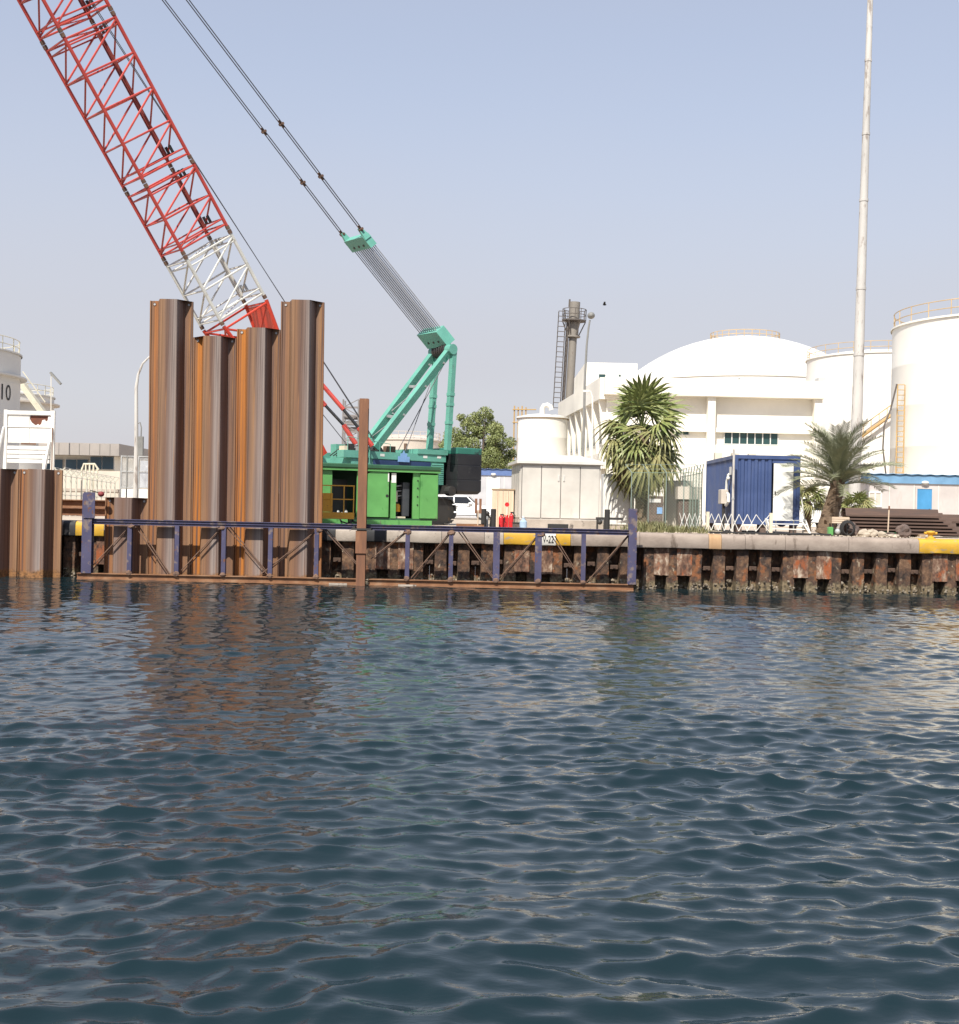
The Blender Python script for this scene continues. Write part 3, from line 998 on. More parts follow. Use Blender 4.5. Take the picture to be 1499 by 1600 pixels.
# clutter on the house: ladder, hoses, exhaust, warning plates
t = MB()
for s_ in (0.0, 0.32):
    t.tube(CR(-1.35 - s_, 1.70, 3.1), CR(-1.35 - s_, 1.70, 4.95), 0.02, n=5)
for k in range(6):
    t.tube(CR(-1.35, 1.70, 3.25 + k * 0.28), CR(-1.67, 1.70, 3.25 + k * 0.28), 0.016, n=5)
t.build('ladder', m_teal, house)
MB().tube(CR(-4.4, 0.3, 4.58), CR(-4.4, 0.3, 5.05), 0.07, n=10).build('exhaust', m_rustbar, house, True)
for k in range(5):
    MB().path([CR(-0.3 - 0.1 * k, 1.0 + 0.06 * k, 4.35), CR(-0.7 - 0.15 * k, 1.3, 4.75 - 0.04 * k), CR(-1.5 - 0.2 * k, 1.35, 4.62)], 0.022, 6).build('hose', m_rubber, house, True)
for a_, z_ in ((-2.2, 4.40), (-4.3, 4.42), (-5.0, 4.44)):
    t = MB()
    crbox(t, a_, a_ - 0.2, 1.662, 1.668, z_, z_ + 0.1)
    t.build('warning_plate', m_doorwhite, house)
for k in range(3):
    t = MB()
    crbox(t, -0.55 - 0.28 * k, -0.72 - 0.28 * k, 1.25, 1.62, 4.582, 4.74 + 0.09 * (k % 2))
    t.build('deck_fitting', (m_cream, m_dark, m_galv)[k], house)
# hand rail on the house
t = MB()
for k in range(5):
    t.tube(CR(-0.7 - k * 0.5, 1.62, 4.58), CR(-0.7 - k * 0.5, 1.62, 5.1 - 0.05 * k), 0.014, n=5)
t.tube(CR(-0.7, 1.62, 5.1), CR(-2.7, 1.62, 4.9), 0.014, n=5)
t.build('hand_rail', m_teal, house)
# counterweight of three slabs
for z0, z1, mt in ((3.02, 3.60, m_black), (3.61, 4.20, m_black), (4.21, 4.64, m_black), (4.65, 4.90, m_cwtop)):
    t = MB()
    i0 = 0.10 if z0 == 3.02 else 0.0
    ring = lambda z, i, q: [CR(a, b_, z) for a, b_ in ((-5.60 - i, 2.25 - i), (-6.85 + i, 2.25 - i), (-7.05 + i - q, 1.9 - i), (-7.15 + i - q, 0.0), (-7.05 + i - q, -1.9 + i), (-6.85 + i, -2.25 + i), (-5.60 - i, -2.25 + i))]
    t.loft([ring(z0, i0, 0), ring(z0 + 0.12, 0, 0), ring(z1 - 0.03, 0, 0), ring(z1, 0.05 if z1 > 4.8 else 0.01, 0)], True)
    t.build('counterweight_slab', mt, crane)
t = MB()
crbox(t, -5.3, -5.58, 0.5, 1.9, 3.02, 3.35)
t.tube(CR(-5.4, 1.9, 3.12), CR(-5.4, 2.2, 3.12), 0.2, n=12)
t.build('tail_bracket', m_dark, crane)
# ---- gantry
gn = [(W(586, 699, 50.6), W(704, 546, 51.3)), (W(573, 693, 51.9), W(680, 550, 52.5))]
gr = [(W(699, 703, 51.5), W(709, 545, 51.3)), (W(671, 705, 52.7), W(682, 549, 52.5))]
for p, q in gn:
    t = MB()
    d = (q - p).normalized()
    t.bar(p, q, 0.22, 0.29, tuple(FWD))
    leg = t.build('gantry_mast', m_teal, crane)
    for fr in (0.33, 0.62, 0.86):
        c = p.lerp(q, fr)
        MB().tube(c - FWD * 0.10 - SIDE * 0.16, c - FWD * 0.1 + SIDE * 0.16, 0.05, n=6).build('pin', m_galv, leg, True)
    MB().tube(q - SIDE * 0.2, q + SIDE * 0.2, 0.21, n=14).build('mast_head', m_teal, leg, True)
for fr in (0.05, 0.30, 0.62):
    MB().bar(gn[0][0].lerp(gn[0][1], fr), gn[1][0].lerp(gn[1][1], fr), 0.14, 0.10).build('gantry_rung', m_galv if fr > 0.2 else m_teal, crane)
MB().tube(gn[0][0].lerp(gn[0][1], 0.64), gn[1][0].lerp(gn[1][1], 0.33), 0.03, n=6).build('gantry_brace', m_galv, crane)
MB().tube(gn[0][0].lerp(gn[0][1], 0.33), gn[1][0].lerp(gn[1][1], 0.06), 0.03, n=6).build('gantry_brace', m_galv, crane)
for p, q in gr:
    t = MB()
    t.bar(p, q, 0.22, 0.20, tuple(FWD))
    for fr in (0.27, 0.45, 0.55):
        c = p.lerp(q, fr)
        t.bar(c - UPV * 0.06, c + UPV * 0.06, 0.25, 0.24, tuple(FWD))
    t.build('gantry_back_leg', m_teal, crane)
top_mid = (gn[0][1] + gn[1][1]) / 2
for k in range(6):
    c = gn[0][1].lerp(gn[1][1], 0.14 + 0.145 * k)
    MB().tube(c - SIDE * 0.045, c + SIDE * 0.045, 0.27, n=16).build('sheave', m_dark, crane, True)
# ---- bridle blocks, ropes and pendants
TIP = BP(32.6, 0, -HB * 0.35)
lb = W(681, 527, 51.9)                       # lower bridle block at the gantry head
ub = W(563, 379, 51.0)                       # upper bridle block
dirR = (ub - lb).normalized()


def bridle(c, w_, l_, h_):
    t = MB()
    nrm = dirR.cross(SIDE).normalized()
    p = []
    for z in (-h_, h_):
        for (a, b_) in ((-l_, -w_), (-l_, w_), (l_, w_), (l_, -w_)):
            p.append(c + dirR * a + SIDE * b_ + nrm * z)
    t.add(p, [(0, 1, 2, 3), (7, 6, 5, 4), (0, 4, 5, 1), (1, 5, 6, 2), (2, 6, 7, 3), (3, 7, 4, 0)])
    o_ = t.build('bridle_block', m_teal, crane)
    for k in (-0.5, 0, 0.5):
        MB().tube(c + SIDE * (w_ * k) - nrm * (h_ + 0.012) + dirR * -0.1, c + SIDE * (w_ * k) + nrm * (h_ + 0.012) + dirR * -0.1, 0.055, n=8).build('block_pin', m_dark, o_, True)
    return o_


bridle(lb, 0.66, 0.36, 0.24)
bo = bridle(ub, 0.66, 0.27, 0.17)
nrm = dirR.cross(SIDE).normalized()
for k in range(18):
    f = (k - 8.5) / 8.5
    off = SIDE * (f * 0.58) + nrm * (0.10 if k % 2 else -0.10)
    MB().tube(lb + dirR * 0.3 + off, ub - dirR * 0.25 + off, 0.019, n=5).build('bridle_rope', m_rope, crane)
# pendants: two pairs of bars with links, from the block to the boom head
marks = [0.0, 0.095, 0.185, 0.48, 0.78, 1.0]
for sgn in (1, -1):
    A = ub + dirR * 0.55 + SIDE * (0.66 * sgn)
    ear = MB()
    ear.extrude([ub + SIDE * (0.70 * sgn) + dirR * 0.1 - nrm * 0.16, ub + SIDE * (0.70 * sgn) + dirR * 0.1 + nrm * 0.16, A + nrm * 0.07 + dirR * 0.05, A - nrm * 0.07 + dirR * 0.05], SIDE * (-0.10 * sgn))
    ear.build('block_ear', m_teal, bo)
    B_ = TIP + SIDE * (0.62 * sgn)
    dd = (B_ - A).normalized()
    for i in range(len(marks) - 1):
        p, q = A.lerp(B_, marks[i]), A.lerp(B_, marks[i + 1])
        for s2 in (-1, 1):
            MB().tube(p + nrm * 0.0 + SIDE * 0.075 * s2, q + SIDE * 0.075 * s2, 0.022, n=6).build('pendant_line', m_steel, crane)
    for mk in marks[:-1]:
        c = A.lerp(B_, mk)
        t = MB()
        t.bar(c - dd * 0.16, c + dd * 0.16, 0.08, 0.09)
        t.tube(c - SIDE * 0.13, c + SIDE * 0.13, 0.055, n=8)
        t.tube(c + nrm * 0.10 - dd * 0.02, c - nrm * 0.10 - dd * 0.02, 0.04, n=8)
        t.build('pendant_link', m_rustbar, crane, True)
# hoist ropes
for (x, y, Yd, u) in ((600, 713, 50.8, 0.1), (602, 713, 51.0, -0.15)):
    p = W(x, y, Yd)
    MB().tube(p, TIP + SIDE * u + E2 * 0.9, 0.016, n=5).build('hoist_rope', m_steel, crane)
for (xa, ya, xb, yb) in ((622, 704, 696, 565), (634, 704, 672, 600)):
    MB().tube(W(xa, ya, 51.0), W(xb, yb, 52), 0.018, n=5).build('gantry_rope', m_steel, crane)
MB().tube(W(505, 648, 50.5), W(548, 702, 50.5), 0.018, n=5).build('hoist_rope', m_steel, crane)
# ---- crawlers
t = MB()
crbox(t, 1.6, -4.0, -1.6, 1.6, 2.2, 2.75)
t.tube(CR(-2, 0, 2.7), CR(-2, 0, 3.06), 1.2, n=28)
t.build('car_body', m_dark, crane)
for b0 in (1.55, -2.45):
    t = MB()
    r_ = 0.5
    zc_ = QUAY + 0.56
    oval = [(a, z) for a, z in [(2.0 + r_ * math.sin(th), zc_ + r_ * math.cos(th)) for th in [math.pi * k / 10 for k in range(11)]]] + \
           [(-4.9 - r_ * math.sin(th), zc_ - r_ * math.cos(th)) for th in [math.pi * k / 10 for k in range(11)]]
    t.extrude([CR(a, b0 + 0.12, z) for a, z in oval], SIDE * 0.66)
    trk = t.build('crawler_track', m_dark, crane)
    # shoes
    per = []
    tot = 0
    cl = oval + [oval[0]]
    seg = [math.hypot(cl[i + 1][0] - cl[i][0], cl[i + 1][1] - cl[i][1]) for i in range(len(cl) - 1)]
    tot = sum(seg)
    nsh = 56
    for k in range(nsh):
        d0 = tot * k / nsh
        i = 0
        while d0 > seg[i]:
            d0 -= seg[i]
            i += 1
        f = d0 / max(seg[i], 1e-6)
        a = cl[i][0] + (cl[i + 1][0] - cl[i][0]) * f
        z = cl[i][1] + (cl[i + 1][1] - cl[i][1]) * f
        ta, tz = (cl[i + 1][0] - cl[i][0]) / max(seg[i], 1e-6), (cl[i + 1][1] - cl[i][1]) / max(seg[i], 1e-6)
        na, nz_ = tz * -1, ta
        if (a - (-1.3)) * na + (z - zc_) * nz_ < 0:
            na, nz_ = -na, -nz_
        sh = MB()
        h = 0.125
        P_ = lambda s1, n1: (a + ta * s1 + na * n1, z + tz * s1 + nz_ * n1)
        sh.extrude([CR(P_(s1, n1)[0], b0, P_(s1, n1)[1]) for s1, n1 in ((-h, 0.0), (h, 0.0), (h, 0.035), (0.03, 0.035), (0.02, 0.065), (-0.02, 0.065), (-0.03, 0.035), (-h, 0.035))], SIDE * 0.9)
        sh.build('track_shoe', m_black, trk)

# ================================================================== GREEN POWER PACK
pA, pB = W(474, 815, 43.9), W(684, 815, 46.0)
pk_dir = Vector((pB.x - pA.x, pB.y - pA.y, 0))
pk_len = pk_dir.length
pk_rz = math.atan2(pk_dir.y, pk_dir.x)
pack = thing('power_pack', 'bright green diesel power pack on skid with side doors open', 'power pack', (pA.x, pA.y, QUAY), pk_rz)


def pbox(name, mat, x0, x1, y0, y1, z0, z1, par=None, b_=0.0, smooth=False):
    return MB().box(x0, x1, y0, y1, z0, z1, b_).build(name, mat, par or pack, smooth, local=True)


def pkx(px):
    """local x on the pack's front plane for a pixel column"""
    tx = (px - 749.5 + 10 * sr) / FPX
    # pA + s*dir hits the ray x = tx*y
    c_, s_ = math.cos(pk_rz), math.sin(pk_rz)
    return (tx * pA.y - pA.x) / (c_ - tx * s_)


PD_ = 2.1
pbox('skid', m_green, -0.05, pk_len - 0.25, -0.06, PD_, 0.0, 0.20)
pbox('floor', m_dgreen, 0, pk_len - 0.02, 0.0, PD_, 0.20, 0.26)
pbox('back_wall', m_dgreen, 0.0, pk_len, PD_ - 0.04, PD_, 0.26, 1.98)
pbox('end_wall', m_green, pk_len - 0.05, pk_len, 0.0, PD_ - 0.05, 0.26, 1.98)
pbox('end_wall', m_green, 0.0, 0.05, 0.0, PD_ - 0.05, 0.26, 1.98)
t = MB()
t.cbox(-0.08, pk_len + 0.06, -0.14, PD_ + 0.06, 1.985, 2.14, 0.03)
roof = t.build('roof', m_dgreen, pack, local=True)
pbox('eave_strip', m_green, -0.06, pk_len + 0.04, -0.10, -0.05, 1.90, 1.98, roof)
xs_ = {k: pkx(v) for k, v in dict(o1=518, o1b=557, d1=572, d1b=606, g1=612, g1b=618, o2=618, o2b=647, s1=647, d2=655, d2b=681).items()}
pbox('corner_post', m_green, 0.05, xs_['o1'], 0.0, 0.05, 0.26, 1.90)
pbox('door_post', m_green, xs_['o1b'], xs_['d1'], 0.0, 0.06, 0.26, 1.90)
t = MB()                                      # left door with a rounded upper corner
a, bx_ = xs_['d1'] - 0.03, xs_['d1b']
pts = [(a, 0.30), (bx_, 0.30), (bx_, 1.88)] + [(a + 0.22 - 0.22 * math.sin(th), 1.66 + 0.22 * math.cos(th)) for th in [math.pi / 2 * k / 6 for k in range(7)]]
t.extrude([(x, -0.055, z) for x, z in pts], (0, 0.05, 0))
dr = t.build('door', m_green, pack, local=True)
MB().tube((bx_ - 0.06, -0.062, 1.05), (bx_ - 0.06, -0.04, 1.05), 0.055, n=10).build('latch', m_ink, dr, local=True)
pbox('sticker', m_doorwhite, bx_ - 0.045, bx_ + 0.0, -0.06, -0.056, 1.55, 1.86, dr)
pbox('mullion', m_green, xs_['g1'] - 0.05, xs_['g1b'], -0.02, 0.08, 0.26, 1.60)
pbox('mullion_label', m_doorwhite, xs_['g1'] - 0.04, xs_['g1b'] - 0.01, -0.03, -0.021, 1.52, 1.86)
pbox('engine_frame', m_green, xs_['s1'] - 0.06, xs_['d2'], -0.01, 0.06, 0.26, 1.90)
d2 = pbox('door', m_green, xs_['d2'] - 0.0, xs_['d2b'] + 0.03, -0.075, -0.03, 0.28, 1.84)
for z in (0.75, 1.05, 1.35, 1.62):
    MB().tube((xs_['d2'] - 0.08, -0.03, z), (xs_['d2'] - 0.08, -0.01, z), 0.028, n=8).build('bolt', m_ink, d2, local=True)
# what shows inside
eng = pbox('engine_block', m_dark, xs_['g1b'] + 0.02, xs_['o2'] + 0.30, 0.5, 1.3, 0.40, 1.25)
for k in range(6):
    MB().tube((xs_['o2'] + 0.05, 0.45, 0.95 + k * 0.09), (xs_['o2'] + 0.5, 0.42, 1.0 + k * 0.09), 0.03, n=6).build('hose', m_galv if k % 2 else m_dark, eng, local=True)
pbox('radiator', m_cabin_dark, xs_['o2'] + 0.36, xs_['s1'] - 0.1, 0.25, 0.75, 0.35, 1.55)
MB().lathe([(0.0, 0.0), (0.11, 0.0), (0.11, 0.22), (0.07, 0.28), (0.0, 0.28)], (xs_['o2'] + 0.18, 0.32, 0.50), 14).build('oil_filter', m_yellowmetal, eng, True, local=True)
MB().lathe([(0.0, 0.0), (0.08, 0.0), (0.08, 0.34), (0.04, 0.4), (0.0, 0.4)], (xs_['o2'] + 0.10, 0.30, 0.85), 14).build('oil_filter', m_cream, eng, True, local=True)
pbox('drip_tray', m_cream, xs_['o2'] + 0.02, xs_['o2'] + 0.42, 0.1, 0.4, 0.27, 0.33)
pbox('control_cabinet', m_dark, xs_['o1'] + 0.12, xs_['o1b'] - 0.12, 0.7, 1.2, 0.35, 1.6)
for k in range(4):
    MB().ball((xs_['o1'] + 0.2 + k * 0.15, 0.35, 0.38 + 0.06 * (k % 2)), 0.07, 8, 5).build('fitting', m_galv, pack, True, local=True)
for k, q in enumerate((0.5, 1.4)):
    MB().path([(xs_['o1'] + q * 0.5, -0.1, 0.28), (xs_['o1'] + q * 0.5 + 0.05, -0.2, 0.12), (xs_['o1'] + q * 0.5 + 0.25, -0.22, 0.06), (xs_['o1'] + q * 0.5 + 0.5, -0.1, 0.15)], 0.03, 6).build('hose', m_rubber, pack, True, local=True)

# ochre work platform in front of it
pq = W(500, 805, 43.0)
pl_ = thing('work_platform', 'ochre steel work platform with hand rail in front of green machine', 'platform', (pq.x, 43.0, QUAY), R(14))
x1 = 1.16
MB().box(-0.6, x1, -0.02, 0.02, 0.22, 0.44).build('toe_board', m_yellowmetal, pl_, local=True)
MB().box(-0.6, x1, 0.02, 0.62, 0.22, 0.26).build('deck', m_yellowmetal, pl_, local=True)
MB().box(-0.6, 0.42, 0.0, 0.04, 0.45, 1.08).build('front_panel', m_yellowmetal, pl_, local=True)
for x in (0.36, 0.80, x1 - 0.03):
    MB().tube((x, 0.0, 0.44), (x, 0.0, 1.34), 0.018, n=6).build('rail_post', m_yellowmetal, pl_, local=True)
for z in (0.88, 1.34):
    MB().tube((-0.6, 0.0, z), (x1, 0.0, z), 0.018, n=6).build('rail', m_yellowmetal, pl_, local=True)
for x in (-0.5, x1 - 0.1):
    for y in (0.06, 0.56):
        MB().box(x - 0.03, x + 0.03, y - 0.03, y + 0.03, 0.0, 0.22).build('leg', m_dark, pl_, local=True)

# ================================================================== BACKGROUND BUILDINGS, TANKS, POLES, TREE
def wbox(px0, px1, py0, py1, Y, depth, t=None):
    """box whose front face fills a pixel rectangle surveyed at depth Y"""
    cx, cy = (px0 + px1) / 2, (py0 + py1) / 2
    xa, xb = W(px0, cy, Y).x, W(px1, cy, Y).x
    zb_, za = W(cx, py1, Y).z, W(cx, py0, Y).z
    t = t or MB()
    return t.box(xa, xb, Y, Y + depth, zb_, za)


def ring_rail(c, r, z, h, n, a0=0.0, a1=2 * math.pi, rr=0.035):
    t = MB()
    for k in range(n + 1):
        a = a0 + (a1 - a0) * k / n
        x, y = c[0] + r * math.cos(a), c[1] + r * math.sin(a)
        t.tube((x, y, z), (x, y, z + h), rr, n=5)
    for hh in (h, h * 0.5):
        t.path([(c[0] + r * math.cos(a0 + (a1 - a0) * k / 64), c[1] + r * math.sin(a0 + (a1 - a0) * k / 64), z + hh) for k in range(65)], rr, 5, False)
    return t


def tank(label, cx, Y, r, zt, mat, dome=0.0, rail=True, railmat=None, rh=1.1, group='storage tanks behind the quay', railr=None, courses=5, rr=0.035):
    c = (cx, Y, QUAY)
    o = thing('storage_tank', label, 'storage tank', c, 0, group)
    H = zt - QUAY
    t = MB()
    prof = [(r, 0.0)]
    for k in range(1, courses + 1):           # plate courses with a weld bead between them
        z = H * k / courses
        prof += [(r, z - 0.06), (r + 0.006, z - 0.03), (r, z)]
    t.lathe(prof, c, 96)
    t.build('shell', mat, o, True)
    t = MB()
    if dome:
        R_ = (r * r + dome * dome) / (2 * dome)
        pr = []
        for k in range(13):
            a = math.asin(r / R_) * (1 - k / 12)
            pr.append((max(0.01, R_ * math.sin(a)), H + 0.01 + R_ * math.cos(a) - (R_ - dome)))
        pr = [(r + 0.12, H - 0.12), (r + 0.12, H + 0.005)] + pr
    else:
        pr = [(r + 0.10, H - 0.14), (r + 0.10, H + 0.01), (r * 0.98, H + 0.04), (0.01, H + r * 0.07)]
    t.lathe(pr, c, 96)
    t.build('roof', mat, o, True)
    if rail:
        rz = railr or r
        zz = zt + 0.02
        if dome:
            zz = zt + dome * (1 - (rz / r) ** 2) - 0.05
        ring_rail(c, rz - 0.1, zz, rh, 28, rr=rr).build('railing', railmat or m_tankrail, o)
    return o


# big domed tank behind the white building
pc = W(1163, 590, 170)
zrim = W(1163, 606, 170).z
ztop = W(1163, 527, 170).z
dome_t = tank('huge white tank with a shallow dome roof behind the white building', pc.x, 170, 16.4, zrim, m_tank, ztop - zrim, True, m_tankrail, 1.0, railr=4.6, rr=0.05)
t = MB()
t.box(pc.x + 1.0, pc.x + 2.2, 157.0, 158.2, zrim + 1.9, zrim + 2.6)
t.build('roof_vent', m_tankgrey, dome_t)
# middle tank
t2 = tank('white tank with diagonal ochre stairway, right of the domed tank', W(1378, 600, 130).x, 130, 7.45, W(1378, 549, 123).z, m_tank, 0.9, True, m_tankrail)
c2 = Vector((W(1378, 600, 130).x, 130, 0))
st = []
for k in range(25):
    f = k / 24
    a = R(236) + R(62) * f
    st.append(Vector((c2.x + 8.0 * math.cos(a), c2.y + 8.0 * math.sin(a), W(1300, 690, 125).z + (W(1400, 588, 125).z - W(1300, 690, 125).z) * f)))
for off, r_ in ((0.0, 0.16), (1.0, 0.05)):
    MB().path([p + UPV * off for p in st], r_, 6).build('stair_string' if off == 0 else 'stair_rail', m_stairmetal, t2)
for k in range(0, 25, 2):
    MB().tube(st[k], st[k] + UPV * 1.0, 0.04, n=5).build('stair_post', m_stairmetal, t2)
# nearest right tank
cx3 = W(1402, 600, 90).x + 8.2
t3 = tank('largest white tank cut by the right edge of the photo', cx3, 90, 8.2, W(1500, 481, 82).z, m_tank, 0.7, True, m_tankrail, 1.1)
xl = W(1391, 600, 90).x
zl0, zl1 = QUAY + 1, W(1391, 600, 88).z
lad = MB()
for s_ in (0, 0.5):
    lad.tube((xl + s_, 88.3, zl0), (xl + s_, 88.3, zl1), 0.045, n=6)
for k in range(26):
    z = zl0 + (zl1 - zl0) * k / 25
    lad.tube((xl, 88.3, z), (xl + 0.5, 88.3, z), 0.03, n=5)
lad.build('ladder', m_stairmetal, t3)
MB().path([W(1402, 600, 87), W(1392, 640, 87), W(1382, 665, 86.5), W(1380, 700, 86.5), W(1384, 735, 86.5), W(1387, 760, 86.5)], 0.06, 6).build('cable', m_chimdark, t3)
# small tank with goose-neck vent
ts = tank('small squat white tank with goose-neck vent beside the chimney', W(848, 680, 100).x, 100, 1.95, W(848, 649, 98).z, m_tank, 0.25, False)
vz = W(853, 648, 98).z
vx = W(848, 640, 98).x
MB().path([(vx, 98.4, vz - 0.1), (vx, 98.4, vz + 0.5), (vx + 0.12, 98.4, vz + 0.72), (vx + 0.38, 98.4, vz + 0.78), (vx + 0.62, 98.4, vz + 0.66), (vx + 0.70, 98.4, vz + 0.42)], 0.19, 10).build('vent_pipe', m_tank, ts, True)
MB().lathe([(2.02, 0), (2.02, 0.12), (1.9, 0.14)], (W(848, 680, 100).x, 100, W(848, 653, 98).z), 48).build('rim_band', m_tankrail, ts)
# beige tank seen through the gantry
tank('distant beige tank seen through the legs of the teal gantry', W(637, 690, 150).x, 150, 3.9, W(637, 686, 147).z, m_tankbeige, 0.7, True, m_tankbeige, 0.9, courses=3)
# left tanks
cxl = W(22, 600, 100).x - 8.0
tl = tank('white tank numbered 110, shade painted in as grey, cut by the left edge of the photo', cxl, 100, 8.0, W(0, 532, 93).z, m_tankgrey, 0.8, True, m_palerail, 1.1)  # shade of the white tank's right side is put into this grey
zr = W(20, 582, 96).z
MB().lathe([(8.0, 0), (8.5, 0.02), (8.5, 0.14), (8.0, 0.2)], (cxl, 100, zr), 96).build('wind_girder', m_tankgrey, tl, True)


def on_tank(u, v):
    a = R(-23) + u / 8.03
    return (cxl + 8.03 * math.cos(a), 100 + 8.03 * math.sin(a), W(15, 619, 95).z + v)


text_mb('110', 1.75, on_tank).build('number', m_ink, tl)
cx5 = W(80, 640, 125).x - 5.2
t5 = tank('pale tank with ring walkway and diagonal stair behind the white screen', cx5, 125, 5.2, W(50, 612, 120).z, m_tankgrey, 0.5, True, m_palerail, 1.0)
MB().lathe([(5.2, 0), (5.75, 0.0), (5.75, 0.15), (5.2, 0.15)], (cx5, 125, W(70, 627, 120).z), 80).build('ring_walkway', m_tankbeige, t5, True)
p, q = W(33, 598, 118.5), W(68, 646, 118.5)
MB().bar(p, q, 0.9, 0.5).build('stair', m_palerail, t5)
MB().tube(p + Vector((0.3, -0.5, 1.0)), q + Vector((0.3, -0.5, 1.0)), 0.05, n=5).build('stair_rail', m_palerail, t5)

# ------------------------------------------------------------------ white building with fins
YB = 90.0
bld = thing('white_building', 'large white flat-roofed building with finned left side in front of domed tank', 'building', (W(1110, 800, YB).x, YB, QUAY))
xL, xR = W(950, 640, YB).x, W(1284, 640, YB).x
zof = lambda py, Y=YB, px=1100: W(px, py, Y).z
zp, zpb = zof(592), zof(619)
xLb = W(881, 640, 113).x                       # far left corner of the side wall
MB().box(xL, xR, YB + 0.8, YB + 22, QUAY, zp - 0.3).build('wall', m_bwhite, bld)
MB().box(xL - 0.25, xR + 0.2, YB - 0.15, YB + 0.8, zpb, zp).build('roof_band', m_bwhite, bld)
for px in (1113, 1280):
    x = W(px, 640, YB).x
    MB().box(x - 0.27, x + 0.27, YB + 0.1, YB + 0.797, QUAY, zpb).build('column', m_bwhite, bld)
MB().box(xL, xR, YB + 0.45, YB + 0.797, zof(674), zof(667)).build('ledge', m_bwhite, bld)
MB().box(xL, xR, YB + 0.3, YB + 0.797, QUAY, zof(694)).build('lower_wall', m_bwhite, bld)


def window_row(pa, pb, ya, yb, n):
    xa, xb = W(pa, (ya + yb) / 2, YB).x, W(pb, (ya + yb) / 2, YB).x
    za, zb_ = zof(ya, px=(pa + pb) / 2), zof(yb, px=(pa + pb) / 2)
    w = MB()
    w.box(xa - 0.06, xb + 0.06, YB + 0.70, YB + 0.796, zb_ - 0.06, zb_).box(xa - 0.06, xb + 0.06, YB + 0.70, YB + 0.796, za, za + 0.06)
    for k in range(n + 1):
        x = xa + (xb - xa) * k / n
        w.box(x - 0.035, x + 0.035, YB + 0.70, YB + 0.796, zb_, za)
    w = w.build('window', m_tankgrey, bld)
    for k in range(n):
        x = xa + (xb - xa) * k / n
        MB().box(x + 0.037, x + (xb - xa) / n - 0.037, YB + 0.75, YB + 0.795, zb_ + 0.002, za - 0.002).build('pane', m_glassgreen, w)


window_row(1135, 1220, 669, 693, 7)
window_row(1058, 1080, 667, 678, 2)
window_row(962, 976, 667, 680, 2)
# rooftop block set back
YT = 100.0
MB().box(W(915, 580, YT).x, W(996, 580, YT).x, YT, YT + 12, zp - 0.4, W(955, 567, YT).z).build('rooftop_block', m_bwhite, bld)
for pa, pb, ya, yb in ((934, 948, 583, 597), (965, 972, 583, 590)):
    xa, xb = W(pa, 590, YT).x, W(pb, 590, YT).x
    w = MB().box(xa, xb, YT - 0.08, YT - 0.003, W(940, yb, YT).z, W(940, ya, YT).z).build('window', m_tankgrey, bld)
    MB().box(xa + 0.1, xb - 0.1, YT - 0.10, YT - 0.083, W(940, yb, YT).z + 0.1, W(940, ya, YT).z - 0.1).build('pane', m_glassgreen, w)
# finned side wing running back from the left corner
YW0, YW1 = YB + 0.8, 113.0


def sx_(Y):
    return xL + (xLb - xL) * (Y - YW0) / (YW1 - YW0)


def side_slab(name, Ya, Yb, z0, z1, out, mat=None, par=None):
    t = MB()
    t.extrude([(sx_(Ya) - out, Ya, z0), (sx_(Ya) + 1.5, Ya, z0), (sx_(Yb) + 1.5, Yb, z0), (sx_(Yb) - out, Yb, z0)], (0, 0, z1 - z0))
    return t.build(name, mat or m_bwhite, par or bld)


t = MB()
t.extrude([(sx_(YW0) + 0.02, YW0 + 0.05, QUAY), (sx_(YW0) + 5, YW0 + 0.05, QUAY), (sx_(YW1) + 5, YW1, QUAY), (sx_(YW1), YW1, QUAY)], (0, 0, zp - 0.35 - QUAY))
t.build('side_wall', m_bwhite, bld)
side_slab('side_parapet', YB + 0.5, 112.5, zp - 1.5, zp + 0.02, 0.55)
zm = QUAY + (zp - QUAY) * 0.42
side_slab('side_band', YB + 0.5, 112.5, zm - 0.5, zm + 0.6, 0.5)
for k in range(8):                             # slanted fins between the bands
    Ya = 91.2 + k * 2.9
    x = sx_(Ya)
    t = MB()
    t.extrude([(x - 0.50, Ya, zp - 1.5), (x + 0.02, Ya, zp - 1.5), (x + 0.02, Ya, zm + 0.6), (x - 0.10, Ya, zm + 0.6)], (-0.02, 0.35, 0))
    t.build('fin', m_bwhite, bld)
    t = MB()
    t.extrude([(x - 0.45, Ya, zm - 0.5), (x + 0.02, Ya, zm - 0.5), (x + 0.02, Ya, QUAY + 1), (x - 0.05, Ya, QUAY + 1)], (-0.02, 0.35, 0))
    t.build('fin', m_bwhite, bld)
    if k < 7:
        t = MB()
        t.extrude([(sx_(Ya + 0.6) - 0.03, Ya + 0.6, zm + 1.3), (sx_(Ya + 2.4) - 0.03, Ya + 2.4, zm + 1.3), (sx_(Ya + 2.4) - 0.03, Ya + 2.4, zp - 2.0), (sx_(Ya + 0.6) - 0.03, Ya + 0.6, zp - 2.0)], (0.02, 0, 0))
        w = t.build('window', m_tankgrey, bld)
        t = MB()
        t.extrude([(sx_(Ya + 0.7) - 0.05, Ya + 0.7, zm + 1.4), (sx_(Ya + 2.3) - 0.05, Ya + 2.3, zm + 1.4), (sx_(Ya + 2.3) - 0.05, Ya + 2.3, zp - 2.1), (sx_(Ya + 0.7) - 0.05, Ya + 0.7, zp - 2.1)], (0.017, 0, 0))
        t.build('pane', m_glassgreen, w)
